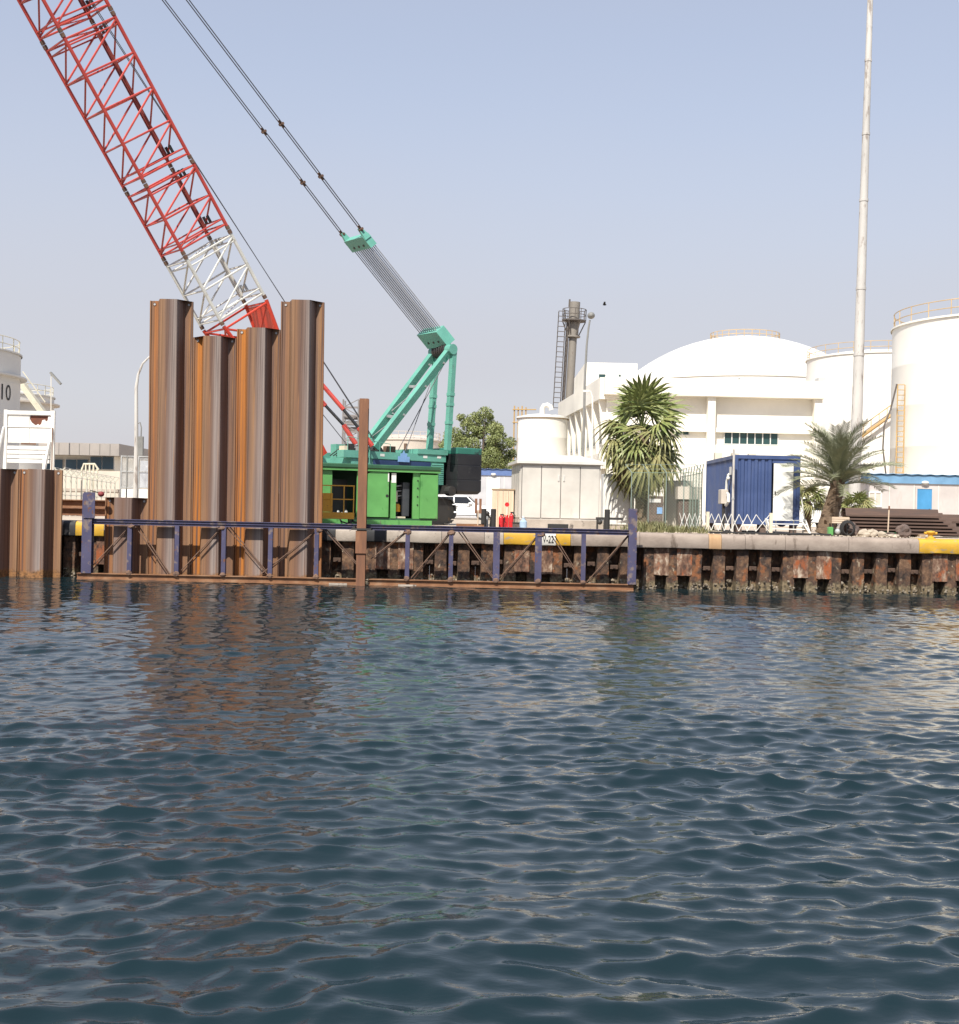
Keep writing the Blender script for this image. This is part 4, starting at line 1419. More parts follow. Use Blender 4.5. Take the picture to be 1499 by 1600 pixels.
# rooftop clutter
for px, w_, h_ in ((1112, 1.3, 0.25), (1168, 0.5, 0.5), (1285, 0.25, 0.6)):
    x = W(px, 590, YB + 3).x
    MB().box(x - w_, x + w_, YB + 3, YB + 4, zp - 0.3, zp + h_).build('roof_unit', m_tankgrey, bld)

# ------------------------------------------------------------------ chimney
YK = 128.0
kb = W(884, 800, YK)
chim = thing('chimney', 'slim grey steel chimney with caged ladder and round platform', 'chimney', (W(890, 700, YK).x, YK, QUAY))
cx_, cy_ = W(884, 560, YK).x, YK
zk = lambda py: W(893, py, YK).z
MB().lathe([(0.40, QUAY - zk(528)), (0.40, 0)], (cx_, cy_, zk(528)), 24).build('stack', m_chim, chim, True)
MB().lathe([(0.50, 0), (0.72, 0.05), (0.72, 0.2), (0.52, 0.25), (0.52, zk(472) - zk(528)), (0.42, zk(472) - zk(528))], (cx_, cy_, zk(528)), 24).build('stack_top', m_chim, chim, True)
MB().tube((cx_ - 0.62, cy_ - 0.3, QUAY), (cx_ - 0.62, cy_ - 0.3, zk(505)), 0.16, n=10).build('flue_pipe', m_chimdark, chim, True)
MB().tube((cx_ - 0.55, cy_, zk(480)), (cx_ - 0.55, cy_, zk(468)), 0.09, n=8).build('probe', m_chimdark, chim, True)
zpl = zk(504)
MB().lathe([(0.52, -0.02), (1.2, 0.12), (1.2, 0.24), (0.52, 0.24)], (cx_, cy_, zpl), 24).build('platform', m_chimdark, chim)
for k in range(6):
    a = k * math.pi / 3
    MB().tube((cx_ + 0.5 * math.cos(a), cy_ + 0.5 * math.sin(a), zpl - 1.4), (cx_ + 1.15 * math.cos(a), cy_ + 1.15 * math.sin(a), zpl + 0.1), 0.06, n=5).build('bracket', m_chimdark, chim)
ring_rail((cx_, cy_), 1.18, zpl + 0.2, 1.1, 12, rr=0.035).build('railing', m_chimdark, chim)
t = MB()
xa = cx_ - 1.25
for s_ in (-0.35, 0.35):
    t.tube((xa + s_, cy_ - 0.5, zk(640)), (xa + s_, cy_ - 0.5, zpl + 0.9), 0.05, n=5)
for k in range(20):
    z = zk(640) + (zpl + 0.9 - zk(640)) * k / 19
    t.path([(xa + 0.35, cy_ - 0.5, z), (xa + 0.35, cy_ - 1.1, z), (xa - 0.35, cy_ - 1.1, z), (xa - 0.35, cy_ - 0.5, z)], 0.04, 5)
t.build('caged_ladder', m_chimdark, chim)
chim.matrix_basis = chim.matrix_basis @ Matrix.Rotation(R(2.2), 4, 'Y')      # it leans a little

# scaffold left of the small tank
sc = thing('scaffold', 'rust coloured pipe scaffold rising behind the small squat tank', 'scaffold', (W(808, 700, 112).x, 112, QUAY))
for k in range(4):
    x = W(803 + k * 6, 690, 112).x
    MB().tube((x, 112, QUAY), (x, 112, W(808, 634 + 2 * (k % 2), 112).z), 0.06, n=6).build('standard', m_stairmetal, sc)
for z in (660, 690, 640):
    MB().tube((W(801, z, 112).x, 111.9, W(801, z, 112).z), (W(838, z, 112).x, 111.9, W(838, z, 112).z), 0.05, n=6).build('ledger', m_stairmetal, sc)

# distant lattice tower behind the steel beam
lt = thing('lattice_tower', 'distant grey lattice pipe tower left of the upright steel beam', 'tower', (W(547, 700, 140).x, 140, QUAY))
xa, xb = W(536, 660, 140).x, W(560, 660, 140).x
zt_ = W(548, 624, 140).z
for x, y in ((xa, 140), (xb, 140), (xa, 142), (xb, 142)):
    MB().tube((x, y, QUAY), (x, y, zt_), 0.09, n=6).build('upright', m_lattice, lt)
zk_ = QUAY
i = 0
while zk_ < zt_ - 0.5:
    MB().bar((xa, 140, zk_), (xb, 140, zk_), 0.16, 0.2).build('cross_bar', m_lattice, lt)
    MB().tube((xa if i % 2 else xb, 140.0, zk_), (xb if i % 2 else xa, 140.0, zk_ + 0.9), 0.05, n=5).build('diagonal', m_lattice, lt)
    zk_ += 0.9
    i += 1
for k in range(3):
    z = W(548, 650 + k * 9, 140).z
    MB().box(xa + 0.1, xb - 0.1, 140.3, 141.5, z - 0.3, z + 0.1).build('platform', m_lattice, lt)

# ------------------------------------------------------------------ poles and lamps
YM = 60.0
pb0, pt0 = W(1334, 815, YM), W(1363, -90, YM)
mast = thing('light_mast', 'very tall weathered grey steel mast leaving the top of the photo', 'mast', (pb0.x, YM, QUAY))
pts = []
rad = []
for k in range(9):
    f = k / 8
    c = pb0.lerp(pt0, f)
    c.z = QUAY + (pt0.z - QUAY) * f
    pts.append(c)
    rad.append(0.29 - 0.175 * f)
MB().path(pts, rad, 14).build('pole', m_mast, mast, True)
for k in (2.4, 3.3, 4.5, 5.4, 6.4):
    i, f = int(k), k - int(k)
    c = pts[i].lerp(pts[i + 1], f)
    r_ = rad[i] * 1.06
    MB().tube(c - UPV * 0.06, c + UPV * 0.06, r_, n=14).build('collar', m_mast, mast, True)
# street lamp near the chimney
YS = 80.0
sl = thing('street_lamp', 'slim grey street lamp with small round head beside the chimney', 'street lamp', (W(911, 800, YS).x, YS, QUAY))
pp = [W(909, 812, YS), W(912, 690, YS), W(914, 600, YS), W(917, 540, YS), W(920, 512, YS), W(922, 500, YS)]
pp[0].z = QUAY
MB().path(pp, [0.11, 0.09, 0.075, 0.065, 0.06, 0.055], 8).build('pole', m_lamp, sl, True)
h = W(924, 493, YS)
t = MB()
t.ball(h, 0.24, 12, 8, (1.0, 1.5, 0.9))
t.build('lamp_head', m_lamp, sl, True)
sl2 = thing('street_lamp', 'short thin lamp pole with side arm in front of the finned facade', 'street lamp', (W(925, 800, 78).x, 78, QUAY))
pp = [W(924, 812, 78), W(926, 660, 78), W(926, 620, 78), W(923, 612, 78), W(920, 611, 78)]
pp[0].z = QUAY
MB().path(pp, 0.05, 7).build('pole', m_bwhite, sl2, True)
t = MB()
hp = W(919, 611, 78)
t.box(hp.x - 0.3, hp.x + 0.05, 77.9, 78.1, hp.z - 0.06, hp.z + 0.06)
t.build('lamp_head', m_bwhite, sl2)
# curved lamp at left
YL = 60.0
sl3 = thing('street_lamp', 'pale street lamp with a long curved arm left of tall piles', 'street lamp', (W(213, 800, YL).x, YL, QUAY))
pp = [W(211, 812, YL), W(213, 700, YL), W(213, 605, YL), W(216, 585, YL), W(223, 568, YL), W(234, 557, YL), W(248, 552, YL)]
pp[0].z = QUAY
MB().path(pp, [0.12, 0.10, 0.08, 0.06, 0.05, 0.045, 0.04], 8).build('pole', m_mast, sl3, True)
hp = W(252, 551, YL)
MB().box(hp.x - 0.1, hp.x + 0.5, YL - 0.12, YL + 0.12, hp.z - 0.07, hp.z + 0.06, 0.03).build('lamp_head', m_lamp, sl3)
MB().path([W(215, 662, YL), W(219, 660, YL), W(221, 668, YL), W(220, 690, YL)], 0.03, 6).build('cable', m_lamp, sl3)
MB().box(W(220, 690, YL).x - 0.12, W(220, 690, YL).x + 0.12, YL - 0.1, YL + 0.1, W(220, 712, YL).z, W(220, 682, YL).z).build('control_box', m_lamp, sl3)
# lamp head over the left tank
YL2 = 90
sl4 = thing('street_lamp', 'tilted flat lamp head on a hair-thin pole beside the ring walkway', 'street lamp', (W(79, 800, YL2).x, YL2, QUAY))
a, b_ = W(79, 582, YL2), W(95, 600, YL2)
MB().bar(a, b_, 0.30, 0.14).build('lamp_head', m_lamp, sl4)
MB().tube((W(79, 800, YL2).x, YL2, QUAY), W(80, 584, YL2), 0.03, n=6).build('pole', m_bwhite, sl4)

# ------------------------------------------------------------------ prefab cabins
def cabin(label, px0, px1, pyt, pyf, Y, depth, wall, fascia, door, window, doormat, side_left=True):
    xa, xb = W(px0, 780, Y).x, W(px1, 780, Y).x
    zt = W((px0 + px1) / 2, pyt, Y).z
    zf = W((px0 + px1) / 2, pyf, Y).z
    o = thing('site_cabin', label, 'cabin', ((xa + xb) / 2, Y, QUAY), 0, 'prefabricated site cabins')
    MB().box(xa, xb, Y, Y + depth, QUAY + 0.1, zf).build('wall', wall, o)
    MB().box(xa - 0.08, xb + 0.08, Y - 0.08, Y + depth + 0.08, zf + 0.002, zt).build('fascia', fascia, o)
    t = MB()
    n = int((xb - xa) / 0.3)
    top = []
    for k in range(n + 1):
        x = xa - 0.2 + (xb - xa + 0.4) * k / n
        top.append((x, zt + (0.05 if k % 2 else 0.01)))
    t.loft([[(x, Y - 0.16, z + 0.003), (x, Y - 0.16, z + 0.03), (x, Y + depth + 0.1, z + 0.12), (x, Y + depth + 0.1, z + 0.09)] for x, z in top], True)
    t.build('corrugated_roof', fascia, o)
    nj = int((xb - xa) / 1.15)
    for k in range(1, nj):
        x = xa + (xb - xa) * k / nj
        MB().box(x - 0.012, x + 0.012, Y - 0.012, Y - 0.001, QUAY + 0.12, zf - 0.02).build('panel_joint', m_bwhite, o)
    for (da, db, ya, yb) in door:
        x0_, x1_ = W(da, 780, Y).x, W(db, 780, Y).x
        z0_, z1_ = QUAY + 0.15, W((da + db) / 2, ya, Y).z
        d = MB().box(x0_, x1_, Y - 0.05, Y - 0.003, z0_, z1_).build('door', doormat, o)
        fr = MB()
        fr.box(x0_ - 0.08, x0_ - 0.002, Y - 0.07, Y - 0.003, z0_, z1_ + 0.08).box(x1_ + 0.002, x1_ + 0.08, Y - 0.07, Y - 0.003, z0_, z1_ + 0.08).box(x0_, x1_, Y - 0.07, Y - 0.003, z1_ + 0.002, z1_ + 0.08)
        fr.build('door_frame', wall if doormat is m_doorblue else m_doorwhite, d)
        MB().ball((x1_ - 0.12, Y - 0.08, z0_ + 1.0), 0.05, 8, 5).build('handle', m_ink, d, True)
        MB().ball(((x0_ + x1_) / 2, Y - 0.14, z1_ + 0.32), 0.14, 10, 6, (1.4, 1, 0.7)).build('door_light', m_doorwhite, o, True)
    for (da, db, ya, yb) in window:
        x0_, x1_ = W(da, 780, Y).x, W(db, 780, Y).x
        z1_, z0_ = W((da + db) / 2, ya, Y).z, W((da + db) / 2, yb, Y).z
        f = MB()
        f.box(x0_, x1_, Y - 0.06, Y - 0.003, z0_, z0_ + 0.07).box(x0_, x1_, Y - 0.06, Y - 0.003, z1_ - 0.07, z1_)
        xm = (x0_ + x1_) / 2
        for x in (x0_ + 0.035, xm, x1_ - 0.035):
            f.box(x - 0.035, x + 0.035, Y - 0.06, Y - 0.003, z0_ + 0.07, z1_ - 0.07)
        w = f.build('window', m_doorwhite, o)
        for u, v in ((x0_ + 0.07, xm - 0.035), (xm + 0.035, x1_ - 0.07)):
            MB().box(u + 0.002, v - 0.002, Y - 0.03, Y - 0.004, z0_ + 0.072, z1_ - 0.072).build('pane', m_tankbeige, w)
    return o


cabin('long grey cabin with light blue fascia and bright blue door at right', 1352, 1620, 744, 757, 66, 6, m_cabpink, m_skyblue, [(1433, 1456, 764, 800)], [(1357, 1378, 768, 792)], m_doorblue)
cabin('pale grey cabin with mid blue fascia behind the crane counterweight', 640, 812, 733, 742, 95, 5, m_cabgrey, m_midblue, [(762, 779, 748, 800)], [], m_doorwhite)
# ------------------------------------------------------------------ low building at left
YO = 92
ob = thing('office_building', 'low office with deep grey fascia and dark blue glazing at left', 'building', (W(110, 800, YO).x, YO, QUAY))
wbox(60, 186, 692, 711, YO, 9).build('fascia', m_fascia, ob)
for k in range(1, 8):
    x = W(60 + k * 16, 700, YO).x
    MB().box(x - 0.02, x + 0.02, YO - 0.015, YO - 0.002, W(120, 710, YO).z, W(120, 693, YO).z).build('fascia_joint', m_joint, ob)
wbox(66, 179, 711, 760, YO + 1.2, 7).build('wall', m_bwhite, ob)
for pa, pb in ((70, 98), (102, 137), (140, 178)):
    w = wbox(pa, pb, 713 if pb > 150 else 717, 734, YO + 1.0, 0.19).build('window', m_tankgrey, ob)
    for k in range(2):
        c = (pb - pa) / 2
        wbox(pa + 1 + k * c, pa + c * (k + 1) - 0.5, 714 if pb > 150 else 718, 733, YO + 0.93, 0.06).build('pane', m_glassblue, w)
wbox(60, 187, 735, 800, YO - 4, 0.4).build('forecourt_wall', m_beigewall, ob)
# yellowish low truck roof rack in front of the office
lp = thing('boundary_wall', 'long low beige wall behind the forked fence posts at left', 'wall', (W(140, 800, 70).x, 70, QUAY))
wbox(60, 235, 768, 806, 70, 0.3).build('wall', m_beigewall, lp)
wbox(58, 237, 764, 768, 69.95, 0.4).build('coping', m_conclight, lp)
rr_ = thing('roof_rack', 'small cream tubular rack standing before the office windows', 'rack', (W(142, 740, 88).x, 84, QUAY))
for k in range(5):
    c = W(128 + k * 6, 738, 84)
    MB().tube((c.x, 84, QUAY), (c.x, 84, W(140, 725, 84).z - (0.25 if k in (0, 4) else 0)), 0.06, n=6).build('upright', m_palerail, rr_)
MB().path([W(127, 737, 84), W(131, 725, 84), W(148, 725, 84), W(154, 734, 84)], 0.07, 6).build('hoop', m_palerail, rr_)

# ------------------------------------------------------------------ tall white screen on raking legs
YH = 56
hs = thing('steel_screen', 'tall white steel screen with rust hole on raking legs behind low piles', 'screen', (W(45, 800, YH).x, YH, QUAY))
xa, xb = W(9, 690, YH).x, W(83, 690, YH).x
zA = lambda py: W(46, py, YH).z
for x in (xa, xb):
    MB().box(x - 0.07, x + 0.07, YH - 0.1, YH + 0.06, QUAY, zA(641)).build('post', m_white, hs)
MB().box(xa + 0.072, xb - 0.072, YH - 0.09, YH + 0.05, zA(648), zA(642)).build('top_rail', m_white, hs)
xm = (xa + xb) / 2
# upper panels, one torn open
MB().box(xa + 0.075, xm - 0.01, YH - 0.02, YH, zA(666), zA(649)).build('panel', m_white, hs)
px_a, px_b = xm + 0.01, xb - 0.075
zu, zl = zA(649), zA(666)
hole = [(px_a + 0.0, zu - 0.16), (px_a + 0.08, zu - 0.31), (px_a + 0.26, zu - 0.44), (px_a + 0.36, zu - 0.37), (px_a + 0.42, zu - 0.43), (px_a + 0.50, zu - 0.36), (px_a + 0.54, zu - 0.20), (px_a + 0.66, zu - 0.17), (px_a + 0.70, zu - 0.26), (px_a + 0.78, zu - 0.20), (px_a + 0.80, zu - 0.02)]
t = MB()
t.extrude([(px_a, YH - 0.02, zl), (px_b, YH - 0.02, zl), (px_b, YH - 0.02, zu), (hole[-1][0] + 0.01, YH - 0.02, zu - 0.01)] + [(x, YH - 0.02, z) for x, z in hole[::-1]], (0, 0.02, 0))
t.build('torn_panel', m_white, hs)
MB().box(px_a, px_b, YH + 0.02, YH + 0.04, zl, zu).build('rusty_backing', PM('deep_rust', [(0.3, (0.10, 0.035, 0.022)), (0.7, (0.17, 0.06, 0.035))], 4.0, rough=0.9), hs)
MB().box(xa + 0.075, xm - 0.01, YH - 0.02, YH, zA(692), zA(667.5)).build('panel', m_white, hs)
MB().box(xm + 0.01, xb - 0.075, YH - 0.02, YH, zA(692), zA(667.5)).build('panel', m_white, hs)
MB().box(xa + 0.075, xb - 0.075, YH - 0.06, YH - 0.022, zA(667.6), zA(665.8)).build('rail', m_white, hs)
MB().box(xm - 0.35, xm + 0.3, YH - 0.05, YH - 0.025, zA(695), zA(692)).build('rust_strip', m_rustbar, hs)
for k in range(4):
    MB().box(xa + 0.075, xb - 0.075, YH - 0.05, YH + 0.02, zA(703 + k * 7) + 0.02, zA(697 + k * 7)).build('slat', m_white, hs)
MB().bar((xa - 0.05, YH - 0.12, zA(668)), (xa - 0.55, YH - 0.9, QUAY), 0.08).build('raking_leg', m_white, hs)
MB().bar((xb + 0.0, YH - 0.12, zA(668)), (xb + 0.28, YH - 0.9, QUAY), 0.05).build('raking_leg', m_rustbar, hs)
MB().bar((xb - 0.1, YH - 0.12, zA(690)), (xb - 0.45, YH - 0.8, QUAY), 0.10).build('raking_leg', m_white, hs)

# ------------------------------------------------------------------ forked fence posts at left
YFp = 52
ff = thing('forked_post_fence', 'pale fence with forked barbed-wire post tops at left', 'fence', (W(145, 800, YFp).x, YFp, QUAY))
prev = None
for k in range(12):
    px = 92 + k * 9.2 - 0.12 * k * k
    Yk = YFp + k * 1.6
    c = W(px, 790, Yk)
    zt = QUAY + 1.75
    t = MB()
    t.bar((c.x, Yk, QUAY), (c.x, Yk, zt), 0.06, 0.06)
    t.bar((c.x, Yk, zt), (c.x - 0.22, Yk, zt + 0.25), 0.045)
    t.bar((c.x, Yk, zt), (c.x + 0.22, Yk, zt + 0.25), 0.045)
    t.build('post', m_fencebeige, ff)
    cur = Vector((c.x, Yk, 0))
    if prev is not None:
        for z in (QUAY + 0.1, QUAY + 0.9, QUAY + 1.7):
            MB().tube(prev + UPV * z, cur + UPV * z, 0.012, n=4).build('wire', m_galv, ff)
        for o_ in (-0.22, 0.22):
            MB().tube(prev + Vector((o_, 0, zt + 0.25)), cur + Vector((o_, 0, zt + 0.25)), 0.010, n=4).build('barbed_wire', m_galv, ff)
    prev = cur
# tall mesh gate
YG = 62
gt = thing('mesh_gate', 'tall grey mesh gate with white base beside curved street lamp', 'gate', (W(212, 800, YG).x, YG, QUAY))
xa, xb = W(189, 760, YG).x, W(245, 760, YG).x
zg = W(212, 712, YG).z
for px in (189, 198, 216, 234, 245):
    x = W(px, 760, YG).x
    MB().bar((x, YG, QUAY), (x, YG, zg), 0.06).build('upright', m_lamp if px == 198 else m_galv, gt)
for py in (713, 737, 762):
    MB().bar((xa, YG, W(212, py, YG).z), (xb, YG, W(212, py, YG).z), 0.05).build('rail', m_galv, gt)
MB().box(xa, xb, YG - 0.03, YG + 0.03, QUAY + 0.25, W(212, 763, YG).z - 0.03).build('base_panel', m_white, gt)
t = MB()
for k in range(60):
    x = xa + (xb - xa) * (k + 0.5) / 60
    t.tube((x, YG + 0.02, W(212, 762, YG).z), (x, YG + 0.02, zg), 0.004, n=3, caps=False)
for k in range(40):
    z = W(212, 762, YG).z + (zg - W(212, 762, YG).z) * k / 40
    t.tube((xa, YG + 0.02, z), (xb, YG + 0.02, z), 0.004, n=3, caps=False)
o_ = t.build('wire_mesh', m_galv, gt)
o_['kind'] = 'stuff'

# ------------------------------------------------------------------ far low walls so the quay has an end
fw = thing('perimeter_wall', 'long pale perimeter wall far behind the yard', 'wall', (0, 220, QUAY))
MB().box(-160, 140, 220, 220.5, QUAY, QUAY + 3.2).build('wall', m_beigewall, fw)
MB().box(-160, 140, 219.9, 220.6, QUAY + 3.202, QUAY + 3.4).build('coping', m_conclight, fw)

# ------------------------------------------------------------------ tree
def leafy(name, mat, parent, blobs, n, size, seed, shade=0.5):
    r2 = np.random.default_rng(seed)
    vv, ff_ = [], []
    bl = np.array([b_[:3] for b_ in blobs])
    br = np.array([b_[3] for b_ in blobs])
    w = br ** 2 / np.sum(br ** 2)
    pick = r2.choice(len(blobs), n, p=w)
    d = r2.normal(size=(n, 3))
    d /= np.linalg.norm(d, axis=1)[:, None]
    rad_ = br[pick] * (0.55 + 0.5 * r2.random(n) ** 0.6)
    c = bl[pick] + d * rad_[:, None] * np.array([1, 1, 0.85])
    a = r2.normal(size=(n, 3))
    a /= np.linalg.norm(a, axis=1)[:, None]
    b_ = np.cross(a, d + r2.normal(size=(n, 3)) * 0.6)
    b_ /= np.linalg.norm(b_, axis=1)[:, None] + 1e-9
    s_ = size * r2.uniform(0.6, 1.5, n)[:, None]
    V = np.stack([c - a * s_, c + b_ * s_ * 0.45, c + a * s_, c - b_ * s_ * 0.45], 1).reshape(-1, 3)
    m = MB()
    m.v = [tuple(p) for p in V]
    m.f = [(4 * k, 4 * k + 1, 4 * k + 2, 4 * k + 3) for k in range(n)]
    return m.build(name, mat, parent)


YT_ = 110
tr = thing('leafy_tree', 'round-crowned green tree rising behind the crane counterweight', 'tree', (W(752, 800, YT_).x, YT_, QUAY))
base = W(752, 800, YT_)
base.z = QUAY
MB().path([base, base + Vector((0.1, 0, 1.6)), base + Vector((0.0, 0.1, 3.2)), base + Vector((-0.3, 0, 5.0))], [0.30, 0.22, 0.17, 0.07], 8).build('trunk', m_bark2, tr, True)
blobs = []
r2 = random.Random(21)
for (px, py, r_) in ((738, 672, 1.25), (757, 664, 1.2), (722, 690, 1.1), (745, 695, 1.6), (770, 688, 1.25), (783, 702, 1.15), (795, 715, 0.9), (715, 712, 0.9), (735, 715, 1.6), (765, 718, 1.7), (790, 728, 1.1), (690, 700, 0.8), (684, 712, 1.0), (705, 725, 1.3), (742, 652, 0.55), (728, 657, 0.5), (762, 655, 0.6), (775, 672, 0.7)):
    p = W(px, py, YT_)
    for q in range(6):
        o3 = Vector((r2.gauss(0, 0.5), r2.gauss(0, 0.7), r2.gauss(0, 0.4))) * r_
        blobs.append((p.x + o3.x, p.y + o3.y, p.z + o3.z, r_ * r2.uniform(0.36, 0.60)))
for b_ in blobs[::5]:
    MB().path([base + Vector((0, 0, 2.2 + r2.random())), Vector(b_[:3]).lerp(base + Vector((0, 0, 4)), 0.4), Vector(b_[:3])], [0.09, 0.05, 0.02], 5).build('limb', m_bark2, tr, True)
leafy('crown', m_leaf, tr, blobs, 36000, 0.085, 5)

# ================================================================== ON THE QUAY
# ------------------------------------------------------------------ cream kiosk
YK1 = 43.0
k0 = W(812, 815, YK1)
kiosk = thing('electrical_kiosk', 'cream metal electrical kiosk with hipped roof and four tall doors', 'kiosk', (k0.x, YK1, QUAY), R(5))


def lb(par, name, mat, x0, x1, y0, y1, z0, z1, b_=0.0):
    return MB().box(x0, x1, y0, y1, z0, z1, b_).build(name, mat, par, local=True)


KW, KD, KH = 2.72, 2.5, 2.22
lb(kiosk, 'plinth', m_conclight, -0.06, KW + 0.12, -0.06, KD + 0.06, 0.0, 0.34)
lb(kiosk, 'wall', m_kiosk, 0, KW, 0, KD, 0.341, KH)
lb(kiosk, 'vent_slot', m_ink, 0.95, 1.65, -0.068, -0.061, 0.06, 0.20)
for k in range(4):
    x0_ = 0.05 + k * 0.66
    d = lb(kiosk, 'door', m_kiosk, x0_ + 0.015, x0_ + 0.645, -0.030, -0.003, 0.40, KH - 0.08)
    lb(d, 'door_gap', m_joint, x0_ - 0.012, x0_ + 0.012, -0.012, -0.004, 0.40, KH - 0.08)
    if k in (1, 2):
        lb(d, 'handle', m_tankgrey, x0_ + (0.56 if k == 1 else 0.08), x0_ + (0.60 if k == 1 else 0.12), -0.06, -0.031, 1.65, 1.85)
for k in range(4):
    lb(kiosk, 'side_panel', m_kiosk, -0.025, -0.003, 0.06 + k * 0.61, 0.62 + k * 0.61, 0.40, KH - 0.08)
t = MB()
e = 0.14
t.loft([[(-e, -e, KH), (KW + e, -e, KH), (KW + e, KD + e, KH), (-e, KD + e, KH)], [(-e, -e, KH + 0.09), (KW + e, -e, KH + 0.09), (KW + e, KD + e, KH + 0.09), (-e, KD + e, KH + 0.09)],
        [(0.55, 1.0, KH + 0.34), (KW - 0.55, 1.0, KH + 0.34), (KW - 0.55, KD - 1.0, KH + 0.34), (0.55, KD - 1.0, KH + 0.34)]], True)
t.build('roof', m_kioskroof, kiosk, local=True)
# ------------------------------------------------------------------ plywood crate
c = G(769, 44.2)
crate = thing('plywood_crate', 'tall upright plywood crate beside the cream kiosk', 'crate', (c.x, 44.2, QUAY))
for k in range(4):
    lb(crate, 'board', m_ply, 0.006 + k * 0.185, 0.179 + k * 0.185, 0.0, 0.03, 0.05, 1.32)
lb(crate, 'side', m_ply, 0.0, 0.74, 0.031, 0.7, 0.05, 1.30)
lb(crate, 'lid', m_wood, -0.03, 0.77, -0.02, 0.73, 1.325, 1.37)
for x in (0.04, 0.37, 0.66):
    lb(crate, 'skid', m_wood, x, x + 0.06, 0.0, 0.7, 0.0, 0.05)


def extinguisher(px, Y, label, h=0.5, r_=0.075, can=False):
    c = G(px, Y)
    if can:
        o = thing('fuel_can', label, 'fuel can', c)
        lb(o, 'body', m_extred, -0.11, 0.11, -0.08, 0.08, 0.0, h, 0.02)
        MB().tube((0.05, 0, h), (0.07, 0, h + 0.07), 0.03, n=8).build('cap', m_extred, o, local=True)
        MB().path([(-0.09, 0, h - 0.01), (-0.07, 0, h + 0.05), (0.0, 0, h + 0.05), (0.01, 0, h - 0.01)], 0.014, 6).build('handle', m_extred, o, local=True)
        return o
    o = thing('fire_extinguisher', label, 'extinguisher', c, 0, 'red extinguishers by the kiosk')
    MB().lathe([(0.01, 0), (r_, 0.0), (r_, h * 0.72), (r_ * 0.8, h * 0.82), (r_ * 0.35, h * 0.88), (r_ * 0.35, h * 0.93), (0.01, h * 0.93)], (0, 0, 0), 16).build('cylinder', m_extred, o, True, local=True)
    t = MB().box(-0.03, 0.10, -0.015, 0.015, h * 0.93, h)
    t.build('valve', m_ink, o, local=True)
    MB().path([(0.03, -0.02, h * 0.95), (r_ + 0.05, -0.03, h * 0.8), (r_ + 0.03, -0.03, h * 0.35)], 0.012, 6).build('hose', m_rubber, o, local=True)
    return o


extinguisher(783, 42.4, 'red fire extinguisher left of the red can by the kiosk', 0.50)
extinguisher(790, 42.6, 'square red fuel can between two extinguishers', 0.40, can=True)
extinguisher(799, 42.5, 'red fire extinguisher right of the red can by the kiosk', 0.58)
c = G(792, 42.9)
dk = thing('warning_disc', 'small red disc on a thin stick behind the red can', 'marker', c)
MB().tube((0, 0, 0), (0, 0, 0.78), 0.012, n=6).build('stick', m_white, dk, local=True)
MB().tube((0, -0.012, 0.82), (0, 0.012, 0.82), 0.075, n=14).build('disc', m_extred, dk, local=True)
c = G(818, 41.6)
jug = thing('water_jug', 'translucent blue plastic water jug standing on the quay edge', 'jug', c)
MB().lathe([(0.01, 0), (0.12, 0), (0.125, 0.05), (0.118, 0.10), (0.125, 0.15), (0.12, 0.27), (0.05, 0.34), (0.045, 0.40), (0.01, 0.40)], (0, 0, 0), 18).build('bottle', m_jug, jug, True, local=True)
MB().lathe([(0.01, 0.401), (0.052, 0.401), (0.052, 0.44), (0.01, 0.445)], (0, 0, 0), 14).build('cap', m_doorwhite, jug, True, local=True)
c = G(808, 41.9)
tb = thing('tool_box', 'dark brown box between red extinguisher and water jug', 'box', c)
lb(tb, 'body', m_darkrubble, -0.14, 0.16, -0.12, 0.12, 0, 0.20, 0.015)
lb(tb, 'lid', m_dark, -0.15, 0.17, -0.13, 0.13, 0.202, 0.24)
# short black posts
for i, (px, lab) in enumerate(((756, 'short black steel post, left of the two by the plywood crate'), (771, 'short black steel post, right of the two by the plywood crate'), (949, 'short black steel post standing right of the cream kiosk'))):
    c = G(px, 41.9)
    o = thing('quay_post', lab, 'post', c, 0, 'short black posts on the quay')
    MB().tube((0, 0, 0), (0, 0, 0.66 if i < 2 else 0.72), 0.088, n=14).build('pipe', m_rubber, o, True, local=True)
    MB().tube((0, 0, 0.0), (0, 0, 0.03), 0.15, n=14).build('base_plate', m_dark, o, True, local=True)
c = G(761, 42.3)
vb = thing('valve_stand', 'small grey pipe valve between the two black posts', 'valve', c)
MB().tube((0, 0, 0), (0, 0, 0.45), 0.05, n=10).build('pipe', m_galv, vb, True, local=True)
MB().ball((0, 0, 0.5), 0.09, 10, 6).build('valve', m_dark, vb, True, local=True)
MB().path([(0.02, 0, 0.45), (0.13, 0, 0.35), (0.12, 0, 0.05)], 0.035, 8).build('elbow', m_dark, vb, True, local=True)
c = G(943, 42.6)
tl_ = thing('tow_bracket', 'dark steel trailer bracket beside the black post and white cabinet', 'bracket', c)
MB().bar((-0.25, 0, 0.42), (0.65, 0, 0.42), 0.08, 0.08).build('bar', m_dark, tl_, local=True)
for x in (-0.2, 0.05):
    MB().bar((x, 0, 0.0), (x, 0, 0.40), 0.06).build('leg', m_dark, tl_, local=True)
MB().ball((-0.12, -0.05, 0.3), 0.09, 8, 5).build('coupling', m_dark, tl_, True, local=True)
